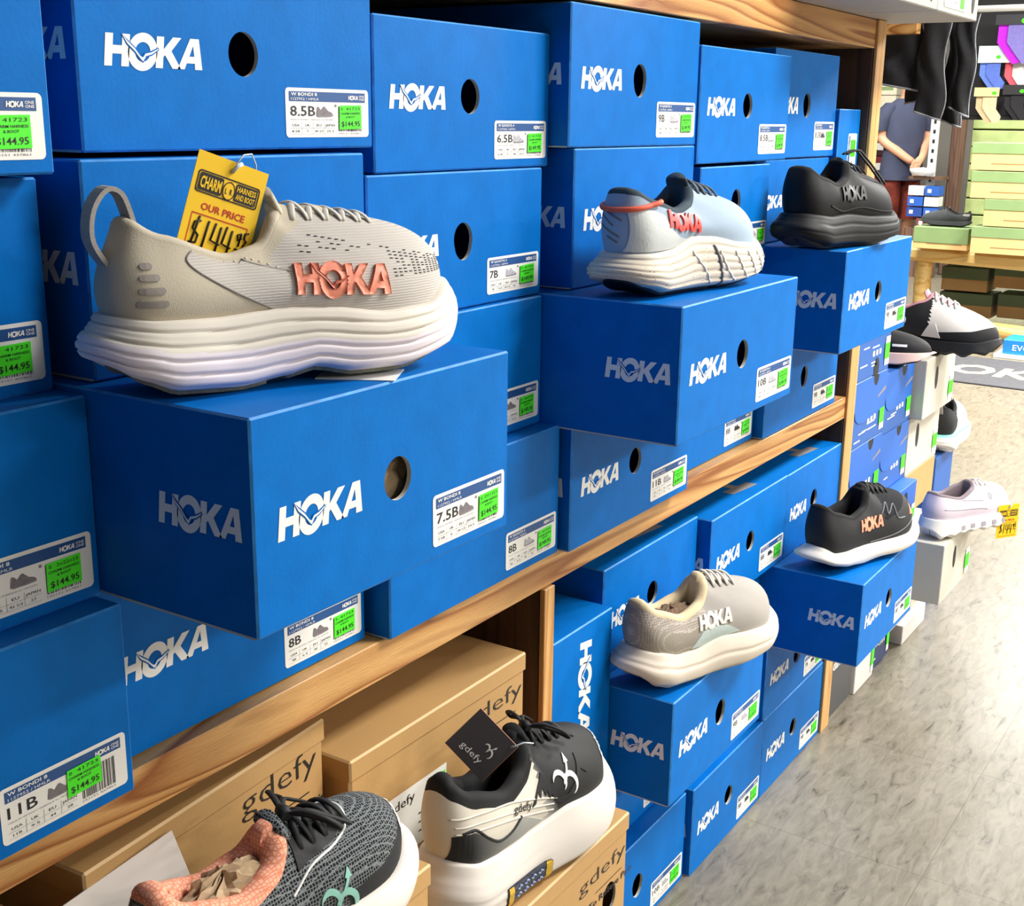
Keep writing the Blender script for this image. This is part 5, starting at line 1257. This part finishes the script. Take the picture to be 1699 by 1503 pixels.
sock(-1.66, .165, .8, ((26, 26, 30), (30, 30, 34)), 'black sock pair with a red dot card low on the display', (30, 28, 32), .06)
sock(-1.55, .335, .95, ((200, 202, 200), (180, 184, 196)), 'pale grey sock pair at the right edge of the display', (236, 238, 232), .11)
sock(-1.52, .165, .8, ((34, 32, 36), (60, 56, 62)), 'black sock pair at the right edge of the display', (210, 206, 200), .05)
# jeans on a wooden rail
JN = mat('black_denim', (22, 22, 26), .8, .2, 30, .4, 500); SEAM = mat('faded_denim_edge', (150, 152, 160), .8, .2, 60)
rk = thing('clothes_rack', 'pine clothes rail on a post behind the end upright', 'rack', V(-1.12, 3.2, -1))
mb = MB(); mb.box(BX(-.25, -.085, 1.205), BX(.22, -.055, 1.245), PINE, None, .002); mb.build('rail', rk)
mb = MB(); mb.box(BX(-.25, -.085, 0), BX(-.21, .02, 1.205), PINE, None, .002); mb.build('post', rk)
mb = MB(); mb.tube([BX(-.23, 0, 1.262), BX(.50, 0, 1.262)], .009, SL, 10); mb.build('hanging_bar', rk)
mb = MB(); mb.box(BX(-.24, -.25, 0), BX(-.22, .25, .03), PINE); mb.build('foot', rk)
def jeans(x0, x1, zt, zb0, zb1, y, label, seed):
    rr = random.Random(seed); mb = MB(); rows = []; n = 20
    t = thing('jeans', label, 'jeans', V((x0+x1)/2, y, zb0), 0, 'black jeans on the clothes rail')
    w = (x1-x0)*S
    for k in range(17):
        u = k/16; r = []
        for j in range(n):
            a = 2*math.pi*j/n; e = math.cos(a); xx = e*w/2*(1-.06*math.sin(u*7+seed))+.006*math.sin(u*9+seed*2)
            zlow = (zb0+(zb1-zb0)*(e+1)/2-zb0)*S
            th = .017*(1+.35*math.sin(3*a+u*5+seed))
            z_ = zlow+(zt-zb0)*S*u-(zlow*u)
            r.append((xx, math.sin(a)*th+.004*math.sin(u*14+j), z_))
        rows.append(r)
    mb.grid(rows, JN, close_v=True); k0 = len(mb.v)
    for rw in (rows[0], rows[-1]):
        b = len(mb.v); mb.v += [tuple(p) for p in rw]; mb.f.append(tuple(range(b, b+n))); mb.m.append(0); mb.sm.append(False)
    mb.build('denim', t)
    sb = MB(); sb.tube([Vector(r[0])+Vector((.0, -.001, 0)) for r in rows], .0022, SEAM, 5); sb.tube([Vector(p)+Vector((0, 0, -.001)) for p in rows[0][10:20]+rows[0][:1]], .0030, SEAM, 5); sb.build('seam', t, label='faded seam and hem')
jeans(-1.01, -.905, .252, .095, .078, 3.19, 'black jeans nearest the pine rail, widest fold', 1)
jeans(-.945, -.865, .252, .048, .062, 3.23, 'black jeans second along the rail, hem hanging lower', 2)
jeans(-.905, -.840, .252, .030, .010, 3.17, 'black jeans third along the rail with a curled hem', 3)
jeans(-.862, -.818, .252, .010, -.006, 3.25, 'black jeans fourth along the rail, narrow fold', 4)
jeans(-.826, -.782, .252, .040, .018, 3.20, 'black jeans farthest out on the rail', 5)
# ------------------------------------------------------------------ the person
SKIN = mat('skin', (226, 168, 134), .55, .04, 6); SHIRT = mat('slate_tshirt', (66, 72, 96), .9, .1, 7, .3, 60); SHORT = mat('rust_patterned_shorts', (112, 40, 26), .85, .5, 16); HAIR = mat('brown_hair', (70, 48, 34), .7, .2, 60)
pr = thing('person', 'person in a slate T-shirt and rust patterned shorts with forearms crossed low, beyond the jeans', 'person', V(-2.63, 9.02, -1), math.radians(38))
def skin_mesh(name, verts, edges, m, parent, sub=2, flat=None):
    me = bpy.data.meshes.new(name); bm = bmesh.new(); ly = bm.verts.layers.skin.verify(); vs = []
    for k, (p, r) in enumerate(verts):
        v = bm.verts.new(p); rr = r if isinstance(r, tuple) else (r, r); v[ly].radius = rr; v[ly].use_root = (k == 0); vs.append(v)
    for a, b in edges: bm.edges.new((vs[a], vs[b]))
    bm.to_mesh(me); bm.free(); me.materials.append(m)
    o = bpy.data.objects.new(name, me); COL.objects.link(o); o.parent = parent
    a = o.modifiers.new('skin', 'SKIN'); a.use_smooth_shade = True; b = o.modifiers.new('sub', 'SUBSURF'); b.levels = sub; b.render_levels = sub
    return o
PV = [((0,0,.86),(.14,.10)), ((0,0,.98),(.125,.095)), ((0,0,1.12),(.14,.10)), ((0,.01,1.27),(.13,.085)), ((0,.01,1.38),.055), ((0,-.01,1.45),.050),   # 0-5 torso, neck
      ((-.15,.01,1.31),.055), ((-.19,.02,1.07),.047), ((-.02,-.20,.91),.034), ((.03,-.23,.88),.028),           # 6-9 near arm, wrist, palm
      ((.15,.01,1.31),.055), ((.21,.0,1.09),.045), ((.10,-.19,.95),.033), ((.05,-.25,.90),.028),               # 10-13 far arm
      ((-.085,0,.80),.085), ((-.10,-.01,.47),.058), ((-.10,.02,.26),.052), ((-.10,.02,.08),.036), ((-.10,-.10,.035),.032),  # 14-18
      ((.085,0,.80),.085), ((.10,-.01,.47),.058), ((.10,.02,.26),.052), ((.10,.02,.08),.036), ((.10,-.10,.035),.032),
      ((0,-.02,1.53),(.072,.085)), ((0,-.02,1.60),(.070,.085)), ((0,-.01,1.65),(.045,.05))]
PE = [(0,1),(1,2),(2,3),(3,4),(4,5),(3,6),(6,7),(7,8),(8,9),(3,10),(10,11),(11,12),(12,13),(0,14),(14,15),(15,16),(16,17),(17,18),(0,19),(19,20),(20,21),(21,22),(22,23),(5,24),(24,25),(25,26)]
def fingers(base, wrist, dirn, side, drop):
    b = Vector(base[0]); d = Vector(dirn).normalized(); s_ = Vector(side).normalized(); k0 = [i for i, p in enumerate(PV) if p is base][0]
    for j, (off, ln) in enumerate(((-.027, .062), (-.009, .072), (.009, .068), (.027, .052))):
        i = len(PV); p1 = b+d*.040+s_*off; p2 = p1+d*ln*.5+Vector((0, 0, -drop*.4)); p3 = p2+d*ln*.35+Vector((0, 0, -drop))
        for p, r in ((p1, .011), (p2, .0095), (p3, .008)): PV.append((tuple(p), r))
        PE.append((k0, i)); PE.append((i, i+1)); PE.append((i+1, i+2))
    i = len(PV); p1 = b-s_*.035+d*.005; p2 = p1+d*.035-s_*.012
    PV.append((tuple(p1), .012)); PV.append((tuple(p2), .010)); PE.append((k0, i)); PE.append((i, i+1))
fingers(PV[9], None, (.10, -.05, -.8), (.7, 0, .1), .01)
fingers(PV[13], None, (-.6, -.15, -.35), (0, .2, .9), .008)
skin_mesh('body', PV, PE, SKIN, pr)
# shirt as a loft with sleeves, shorts as two legs
def loft(name, secs, m, parent, n=20, label=None, wr=.0):
    mb = MB(); rows = []
    for (cx, cy, cz, rx, ry, *tl) in secs:
        rows.append([(cx+rx*math.cos(2*math.pi*j/n)*(1+wr*math.sin(5*2*math.pi*j/n+cz*20)), cy+ry*math.sin(2*math.pi*j/n)*(1+wr*math.cos(4*2*math.pi*j/n+cz*15)), cz+(tl[0] if tl else 0)*math.cos(2*math.pi*j/n)) for j in range(n)])
    mb.grid(rows, m, close_v=True); o = mb.build(name, parent)
    if label: o['label'] = label
    return o
loft('t_shirt', [(0,0,.74,.186,.145), (0,0,.86,.174,.138), (0,0,1.0,.158,.125), (0,0,1.15,.168,.13), (0,.01,1.27,.185,.12), (0,.01,1.35,.15,.095), (0,.01,1.395,.085,.075), (0,.01,1.40,.075,.068)], SHIRT, pr, 28, wr=.035)
for s_ in (-1, 1):
    loft('sleeve', [(s_*.125,.01,1.365,.050,.055, 0), (s_*.155,.01,1.32,.080,.082,-s_*.02), (s_*.190,.02,1.22,.074,.080), (s_*.205,.03,1.14,.070,.075)], SHIRT, pr, 18, wr=.03)
loft('shorts', [(0,0,.88,.130,.100), (0,0,.80,.145,.112), (0,0,.74,.158,.122)], SHORT, pr, 24)
for s_ in (-1, 1): loft('shorts_leg', [(s_*.075,0,.80,.075,.100), (s_*.095,0,.62,.100,.108), (s_*.105,0,.42,.102,.105)], SHORT, pr, 20, wr=.04)
hb = MB(); rows = []
for k in range(10):
    th = math.pi*.62*k/9; rows.append([(.082*math.sin(th)*math.cos(a*math.pi/10), -.005+.100*math.sin(th)*math.sin(a*math.pi/10)+.012, 1.585+.105*math.cos(th)) for a in range(20)])
hb.grid(rows, HAIR, close_v=True); hb.build('hair', pr)
fb = MB()
for s_ in (-1, 1):
    fb.tube([(s_*.030-.006, -.098, 1.555), (s_*.030+.006, -.099, 1.555)], .005, INK, 6)
    fb.tube([(s_*.078, -.01, 1.53), (s_*.082, -.005, 1.55), (s_*.080, .0, 1.57)], .009, SKIN, 6)
fb.tube([(0, -.096, 1.56), (0, -.112, 1.53), (0, -.104, 1.52)], .008, SKIN, 6); fb.tube([(-.018, -.095, 1.492), (.018, -.095, 1.492)], .004, mat('lip', (176, 96, 90), .5), 6); fb.build('face', pr)
for s_ in (-1, 1):
    sb = MB(); rows = []
    for k, (y_, w_, h_) in enumerate(((.07, .02, .03), (.06, .038, .07), (0, .040, .08), (-.08, .045, .06), (-.14, .045, .045), (-.17, .02, .02))):
        rows.append([(s_*.10+w_*math.cos(a*math.pi/8), y_, max(.0, h_*.5+h_*.5*math.sin(a*math.pi/8))) for a in range(16)])
    sb.grid(rows, BLKU, close_v=True); sb.build('shoe', pr)
